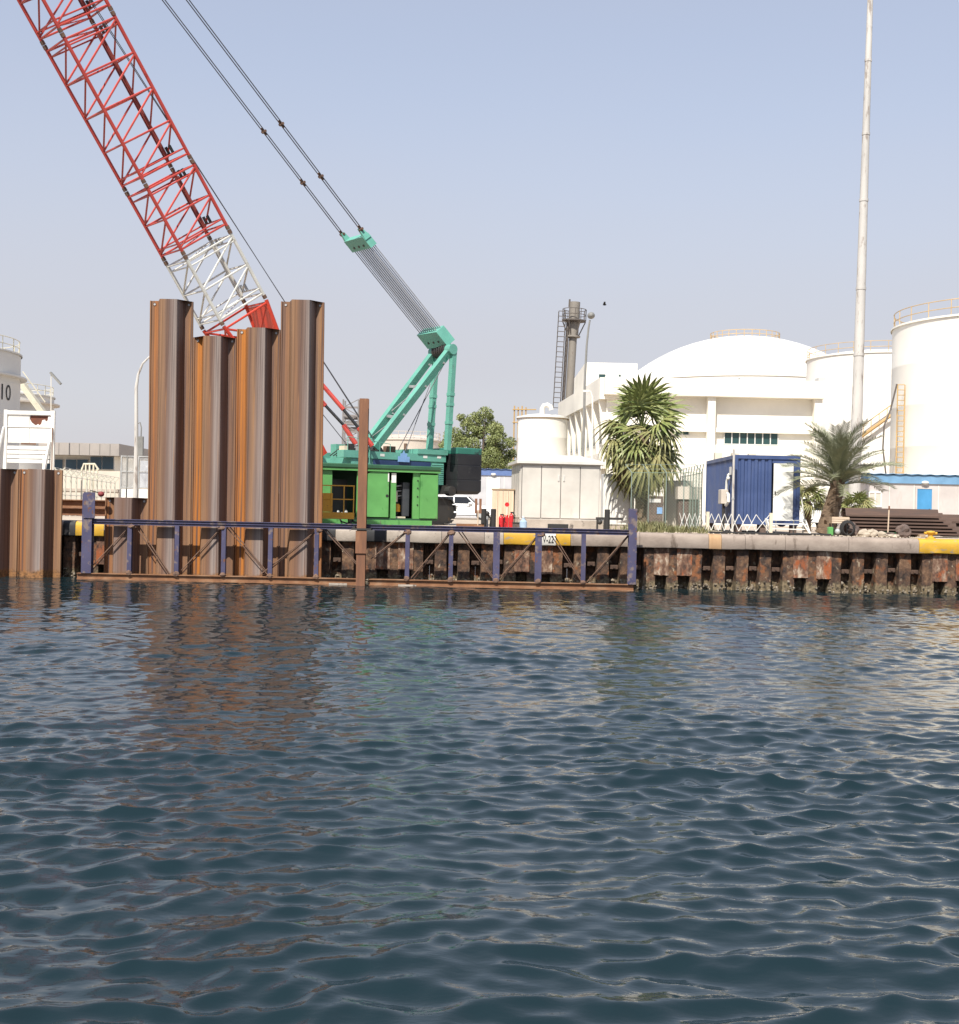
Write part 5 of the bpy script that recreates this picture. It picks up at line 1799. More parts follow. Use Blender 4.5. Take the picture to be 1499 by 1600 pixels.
# little sign stand on the frame
c = G(747, 41.2)
sg = thing('sign_stand', 'two brown boards on a pale stick with orange foot near the frame', 'sign', c)
MB().tube((0, 0, 0.0), (0, 0, 0.62), 0.018, n=6).build('stick', m_ply, sg, local=True)
lb(sg, 'board', m_hcol, -0.11, -0.03, -0.03, -0.01, 0.50, 0.98)
lb(sg, 'board', m_hcol, 0.03, 0.11, -0.03, -0.01, 0.50, 0.98)
lb(sg, 'cross_piece', m_ply, -0.11, 0.11, -0.008, 0.012, 0.56, 0.60)
lb(sg, 'foot', m_rustbeam, -0.14, 0.14, -0.12, 0.12, 0.0, 0.12, 0.02)
c = G(735, 41.5)
ob_ = thing('steel_offcut', 'low orange rusty steel offcut lying on the quay by the crane', 'steel plate', c)
lb(ob_, 'plate', m_rustbeam, -0.55, 0.55, -0.2, 0.2, 0.0, 0.05, 0.01)
lb(ob_, 'stiffener', m_rustbeam, -0.45, 0.45, -0.03, 0.03, 0.05, 0.16)
# white cabinet right of the kiosk
c = G(942, 47.0)
wc = thing('white_cabinet', 'white metal cabinet with notice behind the left of the fan palm', 'cabinet', c)
lb(wc, 'body', m_white, 0.0, 1.15, 0.0, 0.9, 0.15, 2.05, 0.02)
lb(wc, 'plinth', m_conclight, -0.03, 1.18, -0.03, 0.93, 0.0, 0.149)
lb(wc, 'door', m_white, 0.06, 0.95, -0.03, -0.002, 0.2, 1.98)
nt = lb(wc, 'notice', m_tankgrey, 0.25, 0.55, -0.04, -0.031, 1.02, 1.13)
MB().path([(1.05, -0.05, 1.5), (1.0, -0.08, 1.2), (1.04, -0.08, 0.9), (1.0, -0.05, 0.6)], 0.025, 6).build('conduit', m_doorwhite, wc, local=True)
# fenced compound contents
c = G(1012, 45.6)
gb = thing('control_panel', 'dark brown control panel with small blue notice behind wire fence', 'control panel', c)
lb(gb, 'body', m_darkrubble, 0.0, 0.55, 0, 0.35, 0.25, 1.25, 0.015)
lb(gb, 'notice', m_signblue, 0.33, 0.52, -0.02, -0.002, 0.62, 0.85)
lb(gb, 'window', m_tankgrey, 0.06, 0.46, -0.02, -0.002, 1.02, 1.15)
for x in (0.03, 0.47):
    lb(gb, 'leg', m_dark, x, x + 0.05, 0.1, 0.2, 0.0, 0.249)
c = G(1040, 46.6)
g2 = thing('beige_cabinet', 'tall beige cabinet inside wire fence under the fan palm', 'cabinet', c)
lb(g2, 'body', m_beigewall, 0.0, 1.0, 0, 0.6, 0.1, 1.85, 0.02)
lb(g2, 'plinth', m_conclight, -0.05, 1.05, -0.05, 0.65, 0, 0.099)
lb(g2, 'door', m_beigewall, 0.05, 0.95, -0.025, -0.002, 0.16, 1.8)
c = G(1060, 45.2)
g3 = thing('switch_box', 'squat brown switch box inside wire fence beside blue container', 'switch box', c)
lb(g3, 'body', m_darkrubble, 0.0, 0.75, 0, 0.5, 0.0, 1.15, 0.02)
lb(g3, 'hood', m_beigewall, -0.04, 0.79, -0.06, 0.54, 1.151, 1.6)
# ------------------------------------------------------------------ wire mesh fence
def wire_fence(label, pts, h, mat):
    o = thing('wire_fence', label, 'fence', (pts[0][0], pts[0][1], QUAY))
    for a, b_ in zip(pts[:-1], pts[1:]):
        a, b_ = Vector((a[0], a[1], QUAY)), Vector((b_[0], b_[1], QUAY))
        d = b_ - a
        ln = d.length
        d.normalize()
        nrm_ = Vector((d.y, -d.x, 0))
        n = max(1, round(ln / 0.62))
        for k in range(n + 1):
            p = a + d * (ln * k / n)
            t = MB()
            t.tube(p, p + UPV * h, 0.017, n=6)
            t.tube(p + UPV * h, p + UPV * (h + 0.28) - d * 0.24, 0.015, n=6)
            t.build('post', m_fencepost, o)
        t = MB()
        s_ = 0.11
        nn = int((ln + h) / s_)
        for k in range(nn):
            u0 = k * s_ - h
            for sg_ in (1, -1):
                ua, ub = u0, u0 + h
                za, zb_ = 0.03, h
                if ua < 0:
                    za, ua = -u0, 0
                if ub > ln:
                    zb_, ub = h - (u0 + h - ln), ln
                if ub - ua < 0.02:
                    continue
                if sg_ < 0:
                    ua, ub = ln - ua, ln - ub
                t.tube(a + d * ua + UPV * za, a + d * ub + UPV * zb_, 0.0023, n=3, caps=False)
        q = t.build('wire_mesh', mat, o)
        q['kind'] = 'stuff'
        for z in (0.05, h):
            MB().tube(a + UPV * z, b_ + UPV * z, 0.012, n=5).build('rail', mat, o)
        for z in (0.12, 0.28):
            MB().tube(a + UPV * (h + z) - d * z * 0.85, b_ + UPV * (h + z) - d * z * 0.85, 0.006, n=4).build('barbed_wire', m_fencepost, o)
    return o


f0, f1, f2 = G(986, 43.6), G(1096, 42.4), G(1062, 47.2)
wire_fence('green wire mesh fence with angled barbed-wire arms below the fan palm', [(f0.x, f0.y), (f1.x, f1.y), (f2.x, f2.y)], 2.0, m_meshgreen)

# ------------------------------------------------------------------ blue container
YC1 = 47.6
c = G(1147, YC1)
cont = thing('blue_container', 'dark blue corrugated steel container cabin with white door', 'container', (c.x, YC1, QUAY + 0.30))
CW, CD, CH = 2.44, 6.06, 2.58


def corrug(par, name, mat, p, q, z0, z1, outn, period=0.25, depth=0.045):
    p, q, outn = Vector(p), Vector(q), Vector(outn)
    d = q - p
    ln = d.length
    d.normalize()
    n = max(1, round(ln / period))
    pr = []
    for k in range(n):
        s_ = ln / n
        for u, o_ in ((0.0, 0), (0.30, 0), (0.45, 1), (0.85, 1)):
            pr.append(p + d * ((k + u) * s_) + outn * (depth * o_))
    pr.append(q)
    pr += [q - outn * 0.03, p - outn * 0.03]
    t = MB()
    t.loft([[v + UPV * z0 for v in pr], [v + UPV * z1 for v in pr]], True)
    return t.build(name, mat, par, local=True)


lb(cont, 'floor_frame', m_contblue, 0, CW, 0, CD, 0.0, 0.16)
for x in (0.0, CW - 0.12):
    for y in (0.0, CD - 0.12):
        lb(cont, 'corner_post', m_contblue, x, x + 0.12, y, y + 0.12, 0.161, CH - 0.14)
lb(cont, 'roof', m_contblue, 0.0, CW, 0.0, CD, CH - 0.139, CH)
corrug(cont, 'front_wall', m_contblue, (0.125, 0.07, 0), (1.40, 0.07, 0), 0.162, CH - 0.141, (0, -1, 0))
lb(cont, 'front_wall_right', m_contblue, 2.20, CW - 0.122, 0.04, 0.09, 0.162, CH - 0.141)
lb(cont, 'lintel', m_contblue, 1.402, 2.198, 0.04, 0.09, 2.30, CH - 0.141)
corrug(cont, 'side_wall', m_contblue, (0.07, CD - 0.125, 0), (0.07, 0.125, 0), 0.162, CH - 0.141, (-1, 0, 0))
corrug(cont, 'side_wall', m_contblue, (CW - 0.07, 0.125, 0), (CW - 0.07, CD - 0.125, 0), 0.162, CH - 0.141, (1, 0, 0))
corrug(cont, 'back_wall', m_contblue, (CW - 0.125, CD - 0.07, 0), (0.125, CD - 0.07, 0), 0.162, CH - 0.141, (0, 1, 0))
d = lb(cont, 'door', m_doorwhite, 1.45, 2.18, 0.0, 0.06, 0.18, 2.29)
lb(d, 'handle', m_ink, 1.49, 1.53, -0.05, -0.002, 1.15, 1.25)
lb(d, 'door_closer', m_tankgrey, 1.75, 1.95, -0.03, -0.002, 2.22, 2.27)
for z in (0.5, 1.9):
    lb(d, 'hinge', m_tankgrey, 2.155, 2.185, -0.02, -0.002, z, z + 0.12)
jb = lb(cont, 'junction_box', m_tankbeige, -0.32, -0.05, 0.9, 1.5, 0.75, 1.30, 0.02)
MB().path([(-0.12, 0.95, 1.3), (-0.12, 0.9, 1.6), (-0.08, 0.8, 1.85), (-0.02, 0.8, 1.9)], 0.05, 8).build('duct', m_doorwhite, jb, True, local=True)
MB().path([(-0.10, 0.8, 1.15), (-0.10, 0.6, 1.1), (-0.10, 0.55, 0.85), (-0.14, 0.85, 0.7)], 0.06, 8).build('duct', m_doorwhite, jb, True, local=True)
lb(jb, 'leg', m_dark, -0.22, -0.14, 1.05, 1.25, -0.25, 0.749)
lb(cont, 'sign_plate', m_tankgrey, -0.06, -0.005 - 0.025, 0.5, 0.8, 1.85, 2.15)
MB().ball((-0.09, 0.75, 1.72), 0.07, 8, 6).build('bulkhead_lamp', m_doorwhite, cont, True, local=True)
for x in (0.1, 1.0, CW - 0.3):
    for y in (0.1, CD - 0.4):
        lb(cont, 'support_block', m_darkrubble, x, x + 0.22, y, y + 0.25, -0.30, -0.001)
for k in range(3):
    lb(cont, 'roof_box', m_cream, 0.2 + 0.7 * k, 0.5 + 0.7 * k, 5.2, 5.5, CH + 0.002, CH + 0.32)
c = G(1145, 47.0)
pl2 = thing('thin_pole', 'thin pale pole standing at the left corner of the blue container', 'pole', c)
MB().tube((0, 0, 0), (0, 0, 3.05), 0.045, n=8).build('pole', m_mast, pl2, True, local=True)
MB().tube((0, 0, 1.2), (0, 0, 1.27), 0.062, n=8).build('clamp', m_galv, pl2, True, local=True)
# steps
c = G(1205, 46.2)
stp = thing('metal_steps', 'pale metal steps with platform at the white container door', 'steps', c)
for k, (y, z) in enumerate(((0.0, 0.18), (0.35, 0.36), (0.70, 0.50))):
    lb(stp, 'tread', m_doorwhite, 0.05, 1.40, y, y + 0.28, z - 0.03, z)
for x in (0.0, 1.42):
    MB().extrude([(x, -0.05, 0.0), (x, 0.10, 0.0), (x, 1.0, 0.44), (x, 1.0, 0.54), (x, 0.7, 0.52)], (0.03, 0, 0)).build('stringer', m_doorwhite, stp, local=True)
MB().bar((1.40, -0.05, 0.02), (1.05, -0.05, 0.55), 0.05).build('side_brace', m_doorwhite, stp, local=True)
MB().bar((1.44, 0.9, 0.5), (1.30, 0.9, 1.35), 0.035).build('hand_rail', m_doorwhite, stp, local=True)
for x in (0.05, 0.35, 1.0, 1.35):
    lb(stp, 'leg', m_galv, x, x + 0.04, 0.8, 0.84, 0.0, 0.47)
# ------------------------------------------------------------------ scissor gate
YSg = 42.6
c = G(1062, YSg)
sgt = thing('scissor_barrier', 'cream folding lattice barrier in front of the blue container', 'barrier', c)
x1 = G(1205, YSg).x - c.x
edges_ = [0.0, 0.16, 0.33, 0.52, 0.68, 0.86, 1.06, 1.30, 1.50, 1.72, 1.98, 2.26, 2.55, x1 - 0.05]
for k in range(len(edges_) - 1):
    a, b_ = edges_[k], edges_[k + 1]
    for y, z0_, z1_ in ((0.0, 0.10, 0.66), (0.03, 0.66, 0.10)):
        MB().bar((a, y, z0_), (b_, y, z1_), 0.014, 0.05, (0, 1, 0)).build('slat', m_white, sgt, local=True)
    m_ = (a + b_) / 2
for x in (0.94, x1):
    lb(sgt, 'end_post', m_cream, x - 0.05, x + 0.05, -0.04, 0.06, 0.0, 0.72)
for x in (0.3, 1.7):
    MB().ball((x, 0.015, 0.05), 0.05, 8, 5).build('castor', m_dark, sgt, True, local=True)

# ------------------------------------------------------------------ palms
def frond_pinnate(L, seed, n=44):
    r2 = random.Random(seed)
    t = MB()
    P = lambda s: Vector((L * s * (1 - 0.10 * s * s), 0, -0.30 * L * (s ** 2.4) + 0.06 * L * s))
    pts = [P(k / 10) for k in range(11)]
    t.path(pts, [0.030 - 0.0025 * k for k in range(11)], 4)
    for k in range(n):
        s = 0.16 + 0.84 * k / (n - 1)
        c = P(s)
        d = (P(min(1, s + 0.02)) - P(s - 0.02)).normalized()
        ln = 0.46 * (0.55 + 0.45 * math.sin(math.pi * min(1, s * 1.05))) * r2.uniform(0.85, 1.12) * L / 2.3
        for sd in (1, -1):
            fw_ = 0.55 + 0.55 * s
            v = Vector((fw_, sd * 1.0, 0.45 + r2.uniform(-0.2, 0.2)))
            v = (d * v.x + Vector((0, 1, 0)) * v.y + Vector((0, 0, 1)) * v.z).normalized()
            tip = c + v * ln - Vector((0, 0, 0.18 * ln))
            mid = c + v * ln * 0.45
            w = d * 0.019
            t.add([c - w * 0.6, c + w * 0.6, mid + w, tip, mid - w], [(0, 1, 2, 4), (4, 2, 3)])
    return t.mesh('frond')


def frond_fan(seed, petiole=0.75, r_=1.05, droop=0.35, n=26):
    r2 = random.Random(seed)
    t = MB()
    t.path([(0, 0, 0), (petiole * 0.5, 0, 0.04), (petiole, 0, 0)], [0.028, 0.02, 0.014], 4)
    for k in range(n):
        a = R(-118 + 236 * k / (n - 1))
        ln = r_ * (0.62 + 0.38 * math.cos(a * 0.62)) * r2.uniform(0.88, 1.08)
        dv = Vector((math.cos(a), math.sin(a), 0.10 * (1 if k % 2 else -1)))
        sd = Vector((-math.sin(a), math.cos(a), 0))
        p0 = Vector((petiole, 0, 0))
        pts, ws = [], []
        for j, s in enumerate((0.0, 0.35, 0.65, 0.85, 1.0)):
            p = p0 + dv * (ln * s) + Vector((0, 0, -droop * ln * s ** 2.6 - (r2.uniform(0, 0.22) * ln if s > 0.9 else 0)))
            if s > 0.6:
                p.x -= droop * 0.25 * ln * s
            pts.append(p)
            ws.append((0.012, 0.055, 0.050, 0.024, 0.003)[j])
        vv, ff_ = [], []
        for p, w in zip(pts, ws):
            vv += [p - sd * w + Vector((0, 0, w * 0.5)), p, p + sd * w + Vector((0, 0, w * 0.5))]
        for j in range(4):
            ff_ += [(3 * j, 3 * j + 1, 3 * j + 4, 3 * j + 3), (3 * j + 1, 3 * j + 2, 3 * j + 5, 3 * j + 4)]
        t.add(vv, ff_)
    return t.mesh('frond')


def place_fronds(par, meshes, top, items):
    for (mi, az, el, rl, s, up) in items:
        o = bpy.data.objects.new('frond', meshes[mi])
        COL.objects.link(o)
        o.parent = par
        m = Matrix.Translation(Vector(top) + Vector((0, 0, up))) @ Matrix.Rotation(az, 4, 'Z') @ Matrix.Rotation(-el, 4, 'Y') @ Matrix.Rotation(rl, 4, 'X') @ Matrix.Scale(s, 4)
        o.matrix_basis = m


def trunk(par, h, r0, r1, mat, seed, lean=(0, 0), boots=True):
    r2 = random.Random(seed)
    pts, rad_ = [], []
    n = 14
    for k in range(n + 1):
        f = k / n
        pts.append((lean[0] * f, lean[1] * f, h * f))
        rad_.append(r0 + (r1 - r0) * f + 0.012 * (k % 2))
    tk = MB().path(pts, rad_, 12).build('trunk', mat, par, True, local=True)
    if boots:                                  # stubs of cut leaf bases, spiralling
        t = MB()
        cnt = int(h / 0.05)
        for k in range(cnt):
            f = (k + 0.5) / cnt
            a = k * 2.399
            r_ = r0 + (r1 - r0) * f
            c = Vector((lean[0] * f + r_ * math.cos(a), lean[1] * f + r_ * math.sin(a), h * f))
            out = Vector((math.cos(a), math.sin(a), 1.1))
            sd = Vector((-math.sin(a), math.cos(a), 0))
            l_ = r2.uniform(0.07, 0.14)
            t.add([c - sd * 0.06, c + sd * 0.06, c + sd * 0.03 + out * l_, c - sd * 0.03 + out * l_, c - sd * 0.05 + UPV * 0.08, c + sd * 0.05 + UPV * 0.08], [(0, 1, 2, 3), (3, 2, 5, 4)])
        t.build('leaf_bases', mat, tk, local=True)['kind'] = 'stuff'
    return tk


# date palm
YD = 46.5
c = G(1290, YD)
top = W(1311, 752, YD)
dp = thing('date_palm', 'grey-green date palm with feathery fronds right of the blue container', 'palm tree', c, 0, 'palm trees on the quay')
hd = top.z - QUAY
trunk(dp, hd, 0.36, 0.24, m_bark, 4, (top.x - c.x, 0))
fm = [frond_pinnate(2.5, s) for s in range(4)]
for m_ in fm:
    m_.materials.append(m_datefrond)
r2 = random.Random(8)
items = []
for k in range(52):
    f = k / 51
    el = R(84 - 78 * f ** 1.05 + r2.uniform(-7, 7))
    items.append((k % 4, k * 2.399 + r2.uniform(-0.2, 0.2), el, r2.uniform(-0.5, 0.5), r2.uniform(0.78, 1.0), 0.15 - 0.35 * f))
place_fronds(dp, fm, (top.x - c.x, 0, hd), items)
# fan palm
YW_ = 46.2
c = G(1004, YW_)
top = W(1003, 680, YW_)
fp = thing('fan_palm', 'tall fan palm with drooping skirt of brown leaves behind wire fence', 'palm tree', c, 0, 'palm trees on the quay')
hw = top.z - QUAY
trunk(fp, hw, 0.26, 0.20, m_bark, 9, (top.x - c.x, 0))
ga = [frond_fan(s, 0.85, 0.95, 0.38, 22) for s in (1, 2, 3)]
gy = [frond_fan(s, 0.85, 0.92, 0.75, 20) for s in (4, 5, 6)]
gd = [frond_fan(s, 0.55, 0.85, 0.9, 20) for s in (7, 8)]
for m_ in ga:
    m_.materials.append(m_fanfrond)
for m_ in gy:
    m_.materials.append(m_fanyellow)
for m_ in gd:
    m_.materials.append(m_fandead)
items = []
r2 = random.Random(5)
for k in range(15):
    f = k / 14
    items.append((k % 3, k * 2.399, R(86 - 46 * f + r2.uniform(-6, 6)), r2.uniform(-1.2, 1.2), r2.uniform(0.9, 1.08), 0.15))
for k in range(13):
    f = k / 12
    items.append(((k % 3) + (3 if k % 3 == 1 else 0), k * 2.399 + 0.6, R(34 - 40 * f + r2.uniform(-8, 8)), r2.uniform(-0.8, 0.8), r2.uniform(0.85, 1.0), 0.0))
for k in range(22):
    f = k / 21
    items.append(((k % 3) + (3 if r2.random() < 0.85 else 0), k * 2.399 + 1, R(-10 - 42 * f + r2.uniform(-8, 8)), r2.uniform(-0.8, 0.8), r2.uniform(0.88, 1.08), -0.1 - 0.35 * f))
for k in range(18):
    f = k / 17
    items.append((3 + k % 3 if k % 4 == 0 else 6 + k % 2, k * 2.399 + 2, R(-58 - 24 * f + r2.uniform(-5, 5)), r2.uniform(-0.7, 0.7), r2.uniform(0.8, 1.05), -0.35 - 0.6 * f))
place_fronds(fp, ga + gy + gd, (top.x - c.x, 0, hw), [(i_[0], i_[1], i_[2], i_[3], i_[4] * r2.uniform(1.0, 1.24), i_[5]) for i_ in items if r2.random() > 0.26])
# small fan palm behind the date palm
c = G(1338, 52)
sp = thing('small_fan_palm', 'small yellow-green fan palm low behind the date palm', 'palm tree', c, 0, 'palm trees on the quay')
trunk(sp, 1.0, 0.16, 0.14, m_bark, 12)
place_fronds(sp, ga + gy, (0, 0, 1.0), [((k % 6), k * 2.399, R(70 - 65 * k / 13), r2.uniform(-0.5, 0.5), 0.55, 0) for k in range(14)])
c = G(1262, 55)
sp2 = thing('small_fan_palm', 'small fan palm half hidden between blue container and date palm', 'palm tree', c, 0, 'palm trees on the quay')
trunk(sp2, 1.3, 0.16, 0.14, m_bark, 13)
place_fronds(sp2, ga + gy, (0, 0, 1.3), [((k * 5 % 6), k * 2.399, R(70 - 85 * k / 15), r2.uniform(-0.5, 0.5), 0.62, 0) for k in range(16)])

# weeds along the fence foot
wd = MB()
r2 = random.Random(77)
for k in range(2600):
    px = r2.choice([r2.gauss(1015, 22), r2.gauss(1070, 20), r2.uniform(985, 1110)])
    Yw = r2.uniform(41.8, 43.8)
    c = G(px, Yw)
    h_ = r2.uniform(0.08, 0.42) * (1.0 if abs(px - 1015) < 25 else 0.7)
    a = r2.uniform(0, 6.28)
    l_ = Vector((math.cos(a), math.sin(a), 0))
    s_ = Vector((-math.sin(a), math.cos(a), 0)) * 0.008
    m1 = c + l_ * h_ * 0.25 + UPV * h_ * 0.6
    wd.add([c - s_, c + s_, m1 + s_ * 1.3, m1 - s_ * 1.3, c + l_ * h_ * 0.6 + UPV * h_], [(0, 1, 2, 3), (3, 2, 4)])
o = wd.build('weeds', m_weed)
o['kind'] = 'stuff'
tag(o, 'dry weeds and scrub growing along the foot of the wire fence', 'weeds')

# ------------------------------------------------------------------ stack of flat sheet piles at right
ordn = ['topmost flat rusty sheet pile of the stack right of the palms', 'second from top in the stack of flat sheet piles', 'third from top in the stack of flat sheet piles', 'fourth from top in the stack of flat sheet piles', 'fifth from top in the stack of flat sheet piles', 'bottom flat sheet pile of the stack resting near the yellow cap']
for i in range(6):
    Ys = 44.6
    pa = W(1318 + 2 * i, 815, Ys)
    pb = W(1462 + 7 * i, 815, Ys - 0.25)
    z0 = QUAY + 0.10 + 0.115 * (5 - i)
    o = thing('flat_sheet_pile', ordn[i], 'sheet pile', (pa.x, Ys, z0), math.atan2(pb.y - pa.y, pb.x - pa.x), 'sheet piles stacked flat on the quay')
    ln = (pb - pa).length
    t = MB()
    pr = [(-0.67, 0.0), (-0.42, 0.0), (-0.30, 0.30), (0.30, 0.30), (0.42, 0.0), (0.67, 0.0), (0.67, 0.02), (0.435, 0.02), (0.312, 0.322), (-0.312, 0.322), (-0.435, 0.02), (-0.67, 0.02)]
    t.loft([[(x, y, z * 0.9) for y, z in pr] for x in (0.0, ln * 0.5, ln)], True)
    t.build('pile_section', m_dkpile, o, local=True)
    t = MB()
    t.box(0, ln, -0.70, -0.672, -0.01, 0.05)
    t.build('interlock', m_dkpile, o, local=True)
for i in range(3):
    Ys = 45.2
    pa = W(1452 + 6 * i, 815, Ys)
    o = thing('flat_sheet_pile', ['upper flat sheet pile at the right edge, its end open', 'middle flat sheet pile at the right edge of the photo', 'lower flat sheet pile at the right edge of the photo'][i], 'sheet pile', (pa.x, Ys, QUAY + 0.52 - 0.24 * i), R(-2), 'sheet piles stacked flat on the quay')
    t = MB()
    t.loft([[(x, y, z * 0.9) for y, z in pr] for x in (0.0, 3.0)], True)
    t.build('pile_section', m_dkpile, o, local=True)
    MB().box(0, 3.0, -0.70, -0.672, -0.01, 0.05).build('interlock', m_dkpile, o, local=True)
for px, lab in ((1335, 'dark timber bearer under the left end of the pile stack'), (1430, 'dark timber bearer under the right end of the pile stack')):
    c = G(px, 44.4)
    o = thing('timber_bearer', lab, 'timber', c, 0, 'timber bearers under the stack')
    lb(o, 'beam', m_wood, -0.1, 0.1, -0.8, 0.8, 0.0, 0.10, 0.01)
# ------------------------------------------------------------------ rubble and odds on the quay edge
r2 = random.Random(31)
rub = [(1330, 42.2, 0.24, 0.26, m_darkrubble, 'dark broken concrete block left of the pale rubble'), (1412, 41.8, 0.24, 0.25, m_darkrubble, 'dark upright broken block right of the pale rubble'),
       (1350, 41.5, 0.20, 0.14, m_rubble, 'pale rubble lump beside the sign post foot'), (1364, 41.5, 0.17, 0.15, m_rubble, 'pale rubble lump right of the sign post foot'), (1378, 41.6, 0.20, 0.11, m_rubble, 'flat pale rubble lump in the middle of the quay edge'),
       (1392, 41.6, 0.18, 0.10, m_darkrubble, 'small dark rubble lump left of the upright block'), (1395, 41.3, 0.22, 0.07, m_rubble, 'low pale rubble heap against the cap near yellow paint')]
for i, (px, Yr, s_, h_, mt, lab) in enumerate(rub):
    c = G(px, Yr)
    t = MB().rock((0, 0, h_ * 0.75), (s_, s_ * 0.8, h_), i * 5 + 2, 12, 8)
    o = t.build('rubble_block', mt)
    o.location = c
    tag(o, lab, 'rubble', 'broken concrete on the quay edge')
gp = MB()
for i in range(420):
    px = r2.choice([r2.uniform(1320, 1440), r2.uniform(1000, 1330), r2.uniform(640, 1000)])
    c = G(px, r2.uniform(40.6, 43.0))
    s_ = r2.uniform(0.012, 0.05)
    gp.rock((c.x, c.y, c.z + s_ * 0.3), (s_, s_, s_ * 0.7), i, 5, 3)
o = gp.build('gravel', m_rubble)
o['kind'] = 'stuff'
tag(o, 'loose gravel and crumbs of concrete along the quay edge', 'gravel')
c = G(1388, 41.9)
pst = thing('sign_post', 'thin bare pale post standing among rubble before the pile stack', 'post', c)
MB().tube((0, 0, 0), (0.03, 0, 1.02), 0.022, n=8).build('post', m_ply, pst, True, local=True)
MB().tube((0.03, 0, 0.9), (0.03, 0, 1.03), 0.028, n=8).build('tip', m_hcol, pst, True, local=True)
MB().bar((-0.9, 0.1, 0.16), (0.7, 0.1, 0.14), 0.05, 0.05).build('ground_bar', m_dgreen, pst, local=True)
# crate-topped pump with hoses near the date palm
c = G(1302, 42.0)
pu = thing('pump_set', 'small green pump under a wooden box with coiled black hose', 'pump', c)
lb(pu, 'fuel_tank', m_green, -0.16, 0.0, -0.1, 0.12, 0.02, 0.30, 0.02)
lb(pu, 'pump_body', m_dark, 0.02, 0.30, -0.12, 0.14, 0.04, 0.26, 0.03)
MB().ball((0.12, -0.15, 0.16), 0.10, 10, 6).build('pump_cover', m_galv, pu, True, local=True)
bx2 = lb(pu, 'wooden_box', m_wood, -0.06, 0.50, -0.1, 0.30, 0.42, 0.64)
for k in range(3):
    lb(bx2, 'slat', m_ply, -0.065, 0.505, -0.125, -0.102, 0.43 + k * 0.07, 0.485 + k * 0.07)
for x in (-0.04, 0.44):
    for y in (-0.08, 0.26):
        lb(pu, 'leg', m_dark, x, x + 0.04, y, y + 0.04, 0.0, 0.419)
for k in range(3):
    pts = []
    for j in range(17):
        a = 2 * math.pi * j / 16
        pts.append((0.42 + (0.24 - 0.03 * k) * math.cos(a), -0.2 - 0.05 * k, 0.26 + (0.26 - 0.03 * k) * math.sin(a)))
    MB().path(pts, 0.024, 6, False).build('hose_coil', m_rubber, pu, True, local=True)
hp = []
for k in range(30):
    f = k / 29
    c = G(1108 + (1300 - 1108) * f, 41.15 + 0.18 * math.sin(f * 9) + 0.5 * f)
    hp.append((c.x, c.y, QUAY + 0.045))
o = MB().path(hp, 0.035, 6).build('rubber_hose', m_rubber, None, True)
tag(o, 'long black hose lying along the quay edge below the steps', 'hose')
# bollard on the yellow cap
c = G(1455, 40.9)
bo_ = thing('mooring_bollard', 'worn yellow mooring bollard on the quay at right', 'bollard', c)
bo_.scale = (0.78, 0.78, 0.78)
MB().lathe([(0.01, 0), (0.20, 0), (0.20, 0.03), (0.11, 0.06), (0.10, 0.16), (0.17, 0.21), (0.19, 0.26), (0.15, 0.31), (0.01, 0.33)], (0, 0, 0), 20).build('bollard', m_yellow, bo_, True, local=True)
MB().tube((-0.26, 0, 0.22), (0.26, 0, 0.22), 0.055, n=10).build('horn', m_yellow, bo_, True, local=True)
# beams lying at left behind the low piles
for i, (Yb, zz, lab) in enumerate(((42.0, 0.42, 'upper rusty beam lying behind the blue end post at left'), (41.7, 0.16, 'lower rusty beam lying behind the blue end post at left'))):
    c = W(60, 800, Yb)
    o = thing('lying_beam', lab, 'steel beam', (c.x, Yb, QUAY + zz), 0, 'beams lying at left')
    for z0, z1, y0, y1 in ((0.0, 0.03, -0.15, 0.15), (0.031, 0.23, -0.015, 0.015), (0.231, 0.26, -0.15, 0.15)):
        lb(o, 'flange' if y1 > 0.1 else 'web', m_hcol if i else m_rustbeam, 0, 3.6, y0, y1, z0, z1)
c = W(158, 772, 39.2)
bu = thing('pile_float', 'small dark red float hanging by the blue end post', 'float', c)
MB().ball((0, 0, 0), 0.085, 12, 8, (1.2, 1, 1)).build('float', m_extredark, bu, True, local=True)
MB().path([(-0.34, 0, 0.10), (-0.2, 0, 0.08), (-0.08, 0, 0.03)], 0.015, 5).build('rope', m_rubber, bu, True, local=True)

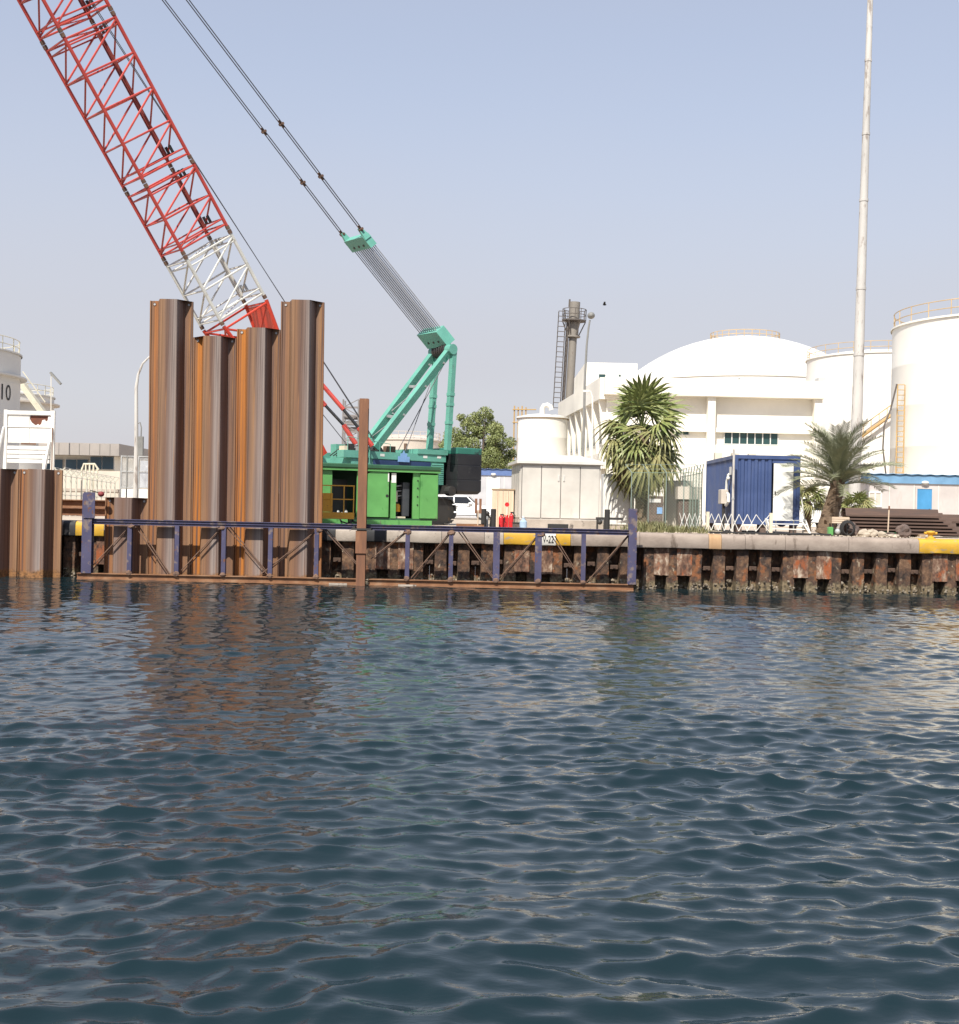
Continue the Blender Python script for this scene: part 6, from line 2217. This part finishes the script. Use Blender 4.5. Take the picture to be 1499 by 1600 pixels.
# ------------------------------------------------------------------ vehicles
def vehicle(label, name, c, rz, pickup=False):
    o = thing(name, label, 'car', c, rz, 'white vehicles behind the quay')
    L_, Wd = 4.75, 1.86
    low = [(-2.35, 0.42), (-2.38, 0.75), (-2.30, 1.00), (-1.2, 1.06), (0.75, 1.06), (1.2, 1.03), (2.05, 0.93), (2.32, 0.80), (2.38, 0.50), (2.25, 0.33), (-2.2, 0.33)]
    rings = []
    for y, s in ((-Wd / 2 + 0.0, 0.965), (-Wd / 2 + 0.05, 1.0), (Wd / 2 - 0.05, 1.0), (Wd / 2, 0.965)):
        rings.append([(x * s, y, 0.33 + (z - 0.33) * (0.97 if s < 1 else 1)) for x, z in low])
    body = MB().loft(rings, True).build('body', m_carwhite, o, True, local=True)
    cab_ = [(-2.15, 1.03), (-2.02, 1.45), (-1.75, 1.68), (0.10, 1.72), (0.42, 1.62), (1.12, 1.03)] if not pickup else [(-0.9, 1.03), (-0.85, 1.60), (-0.6, 1.72), (0.25, 1.72), (0.5, 1.62), (1.15, 1.03)]
    rings = []
    for y, q in ((-0.84, 0.0), (0.84, 0.0)):
        sgn = -1 if y < 0 else 1
        rings.append([(x, sgn * (0.86 - 0.16 * (z - 1.03) / 0.7), z) for x, z in cab_])
    MB().loft(rings, True).build('cabin', m_carwhite, o, True, local=True)
    wins = [(-1.95, -1.45), (-1.38, -0.55), (-0.45, 0.45)] if not pickup else [(-0.78, -0.1), (0.0, 0.62)]
    for k, (a, b_) in enumerate(wins):
        for sgn in (-1, 1):
            yy = lambda z: sgn * (0.868 - 0.16 * (z - 1.03) / 0.7)
            last_ = (k == len(wins) - 1)
            q = [(a + (0.10 if k == 0 else 0), 1.58), (b_ - (0.05 if last_ else 0), 1.58), (b_ + (0.40 if last_ else 0), 1.12), (a, 1.12)]
            MB().extrude([(x, yy(z), z) for x, z in q], (0, sgn * 0.006, 0)).build('side_window', m_carglass, o, local=True)
    MB().extrude([(1.08, -0.72, 1.10), (1.08, 0.72, 1.10), (0.50, 0.66, 1.58), (0.50, -0.66, 1.58)], (0.03, 0, 0.03)).build('windscreen', m_carglass, o, local=True)
    for x in (-1.45, 1.45):
        for sgn in (-1, 1):
            w = MB().tube((x, sgn * 0.66, 0.36), (x, sgn * 0.935, 0.36), 0.36, n=20).build('wheel', m_rubber, o, True, local=True)
            MB().tube((x, sgn * 0.90, 0.36), (x, sgn * 0.945, 0.36), 0.22, n=16).build('rim', m_galv, w, True, local=True)
    for sgn in (-1, 1):
        MB().box(2.14, 2.36, sgn * 0.74 - 0.16, sgn * 0.74 + 0.16, 0.70, 0.86, 0.02).build('headlight', m_lens, o, local=True)
        MB().box(-2.36, -2.28, sgn * 0.78 - 0.1, sgn * 0.78 + 0.1, 0.75, 0.98).build('tail_light', m_extred, o, local=True)
        MB().box(0.55, 0.80, sgn * 0.98 - 0.09, sgn * 0.98 + 0.09, 1.06, 1.20, 0.03).build('mirror', m_carwhite, o, local=True)
        for x in (-0.30, 0.55):
            MB().box(x - 0.1, x + 0.1, sgn * 0.935 - 0.012, sgn * 0.935 + 0.012, 0.88, 0.92).build('door_handle', m_ink, o, local=True)
    MB().box(2.20, 2.39, -0.5, 0.5, 0.45, 0.64).build('grille', m_ink, o, local=True)
    MB().box(-2.4, 2.4, -0.90, 0.90, 0.28, 0.40).build('sill', m_rubber, o, local=True)
    return o


c = G(722, 90)
vehicle('white estate car parked behind the crane under the counterweight', 'parked_car', c, R(-6))
c = G(1262, 84)
vehicle('white pickup glimpsed between blue container and date palm', 'parked_pickup', c, R(15), True)
# bird
b0 = W(945, 476, 60)
bd = thing('flying_bird', 'tiny dark bird in the sky right of the chimney', 'bird', b0)
MB().ball((0, 0, 0), 0.05, 8, 6, (1.8, 0.8, 0.8)).build('body', m_ink, bd, True, local=True)
for sgn in (-1, 1):
    t = MB()
    t.extrude([(0.05, 0, 0.01), (-0.05, 0, 0.01), (-0.06, sgn * 0.2, 0.10), (0.02, sgn * 0.22, 0.10)], (0, 0, 0.008))
    t.build('wing', m_ink, bd, local=True)
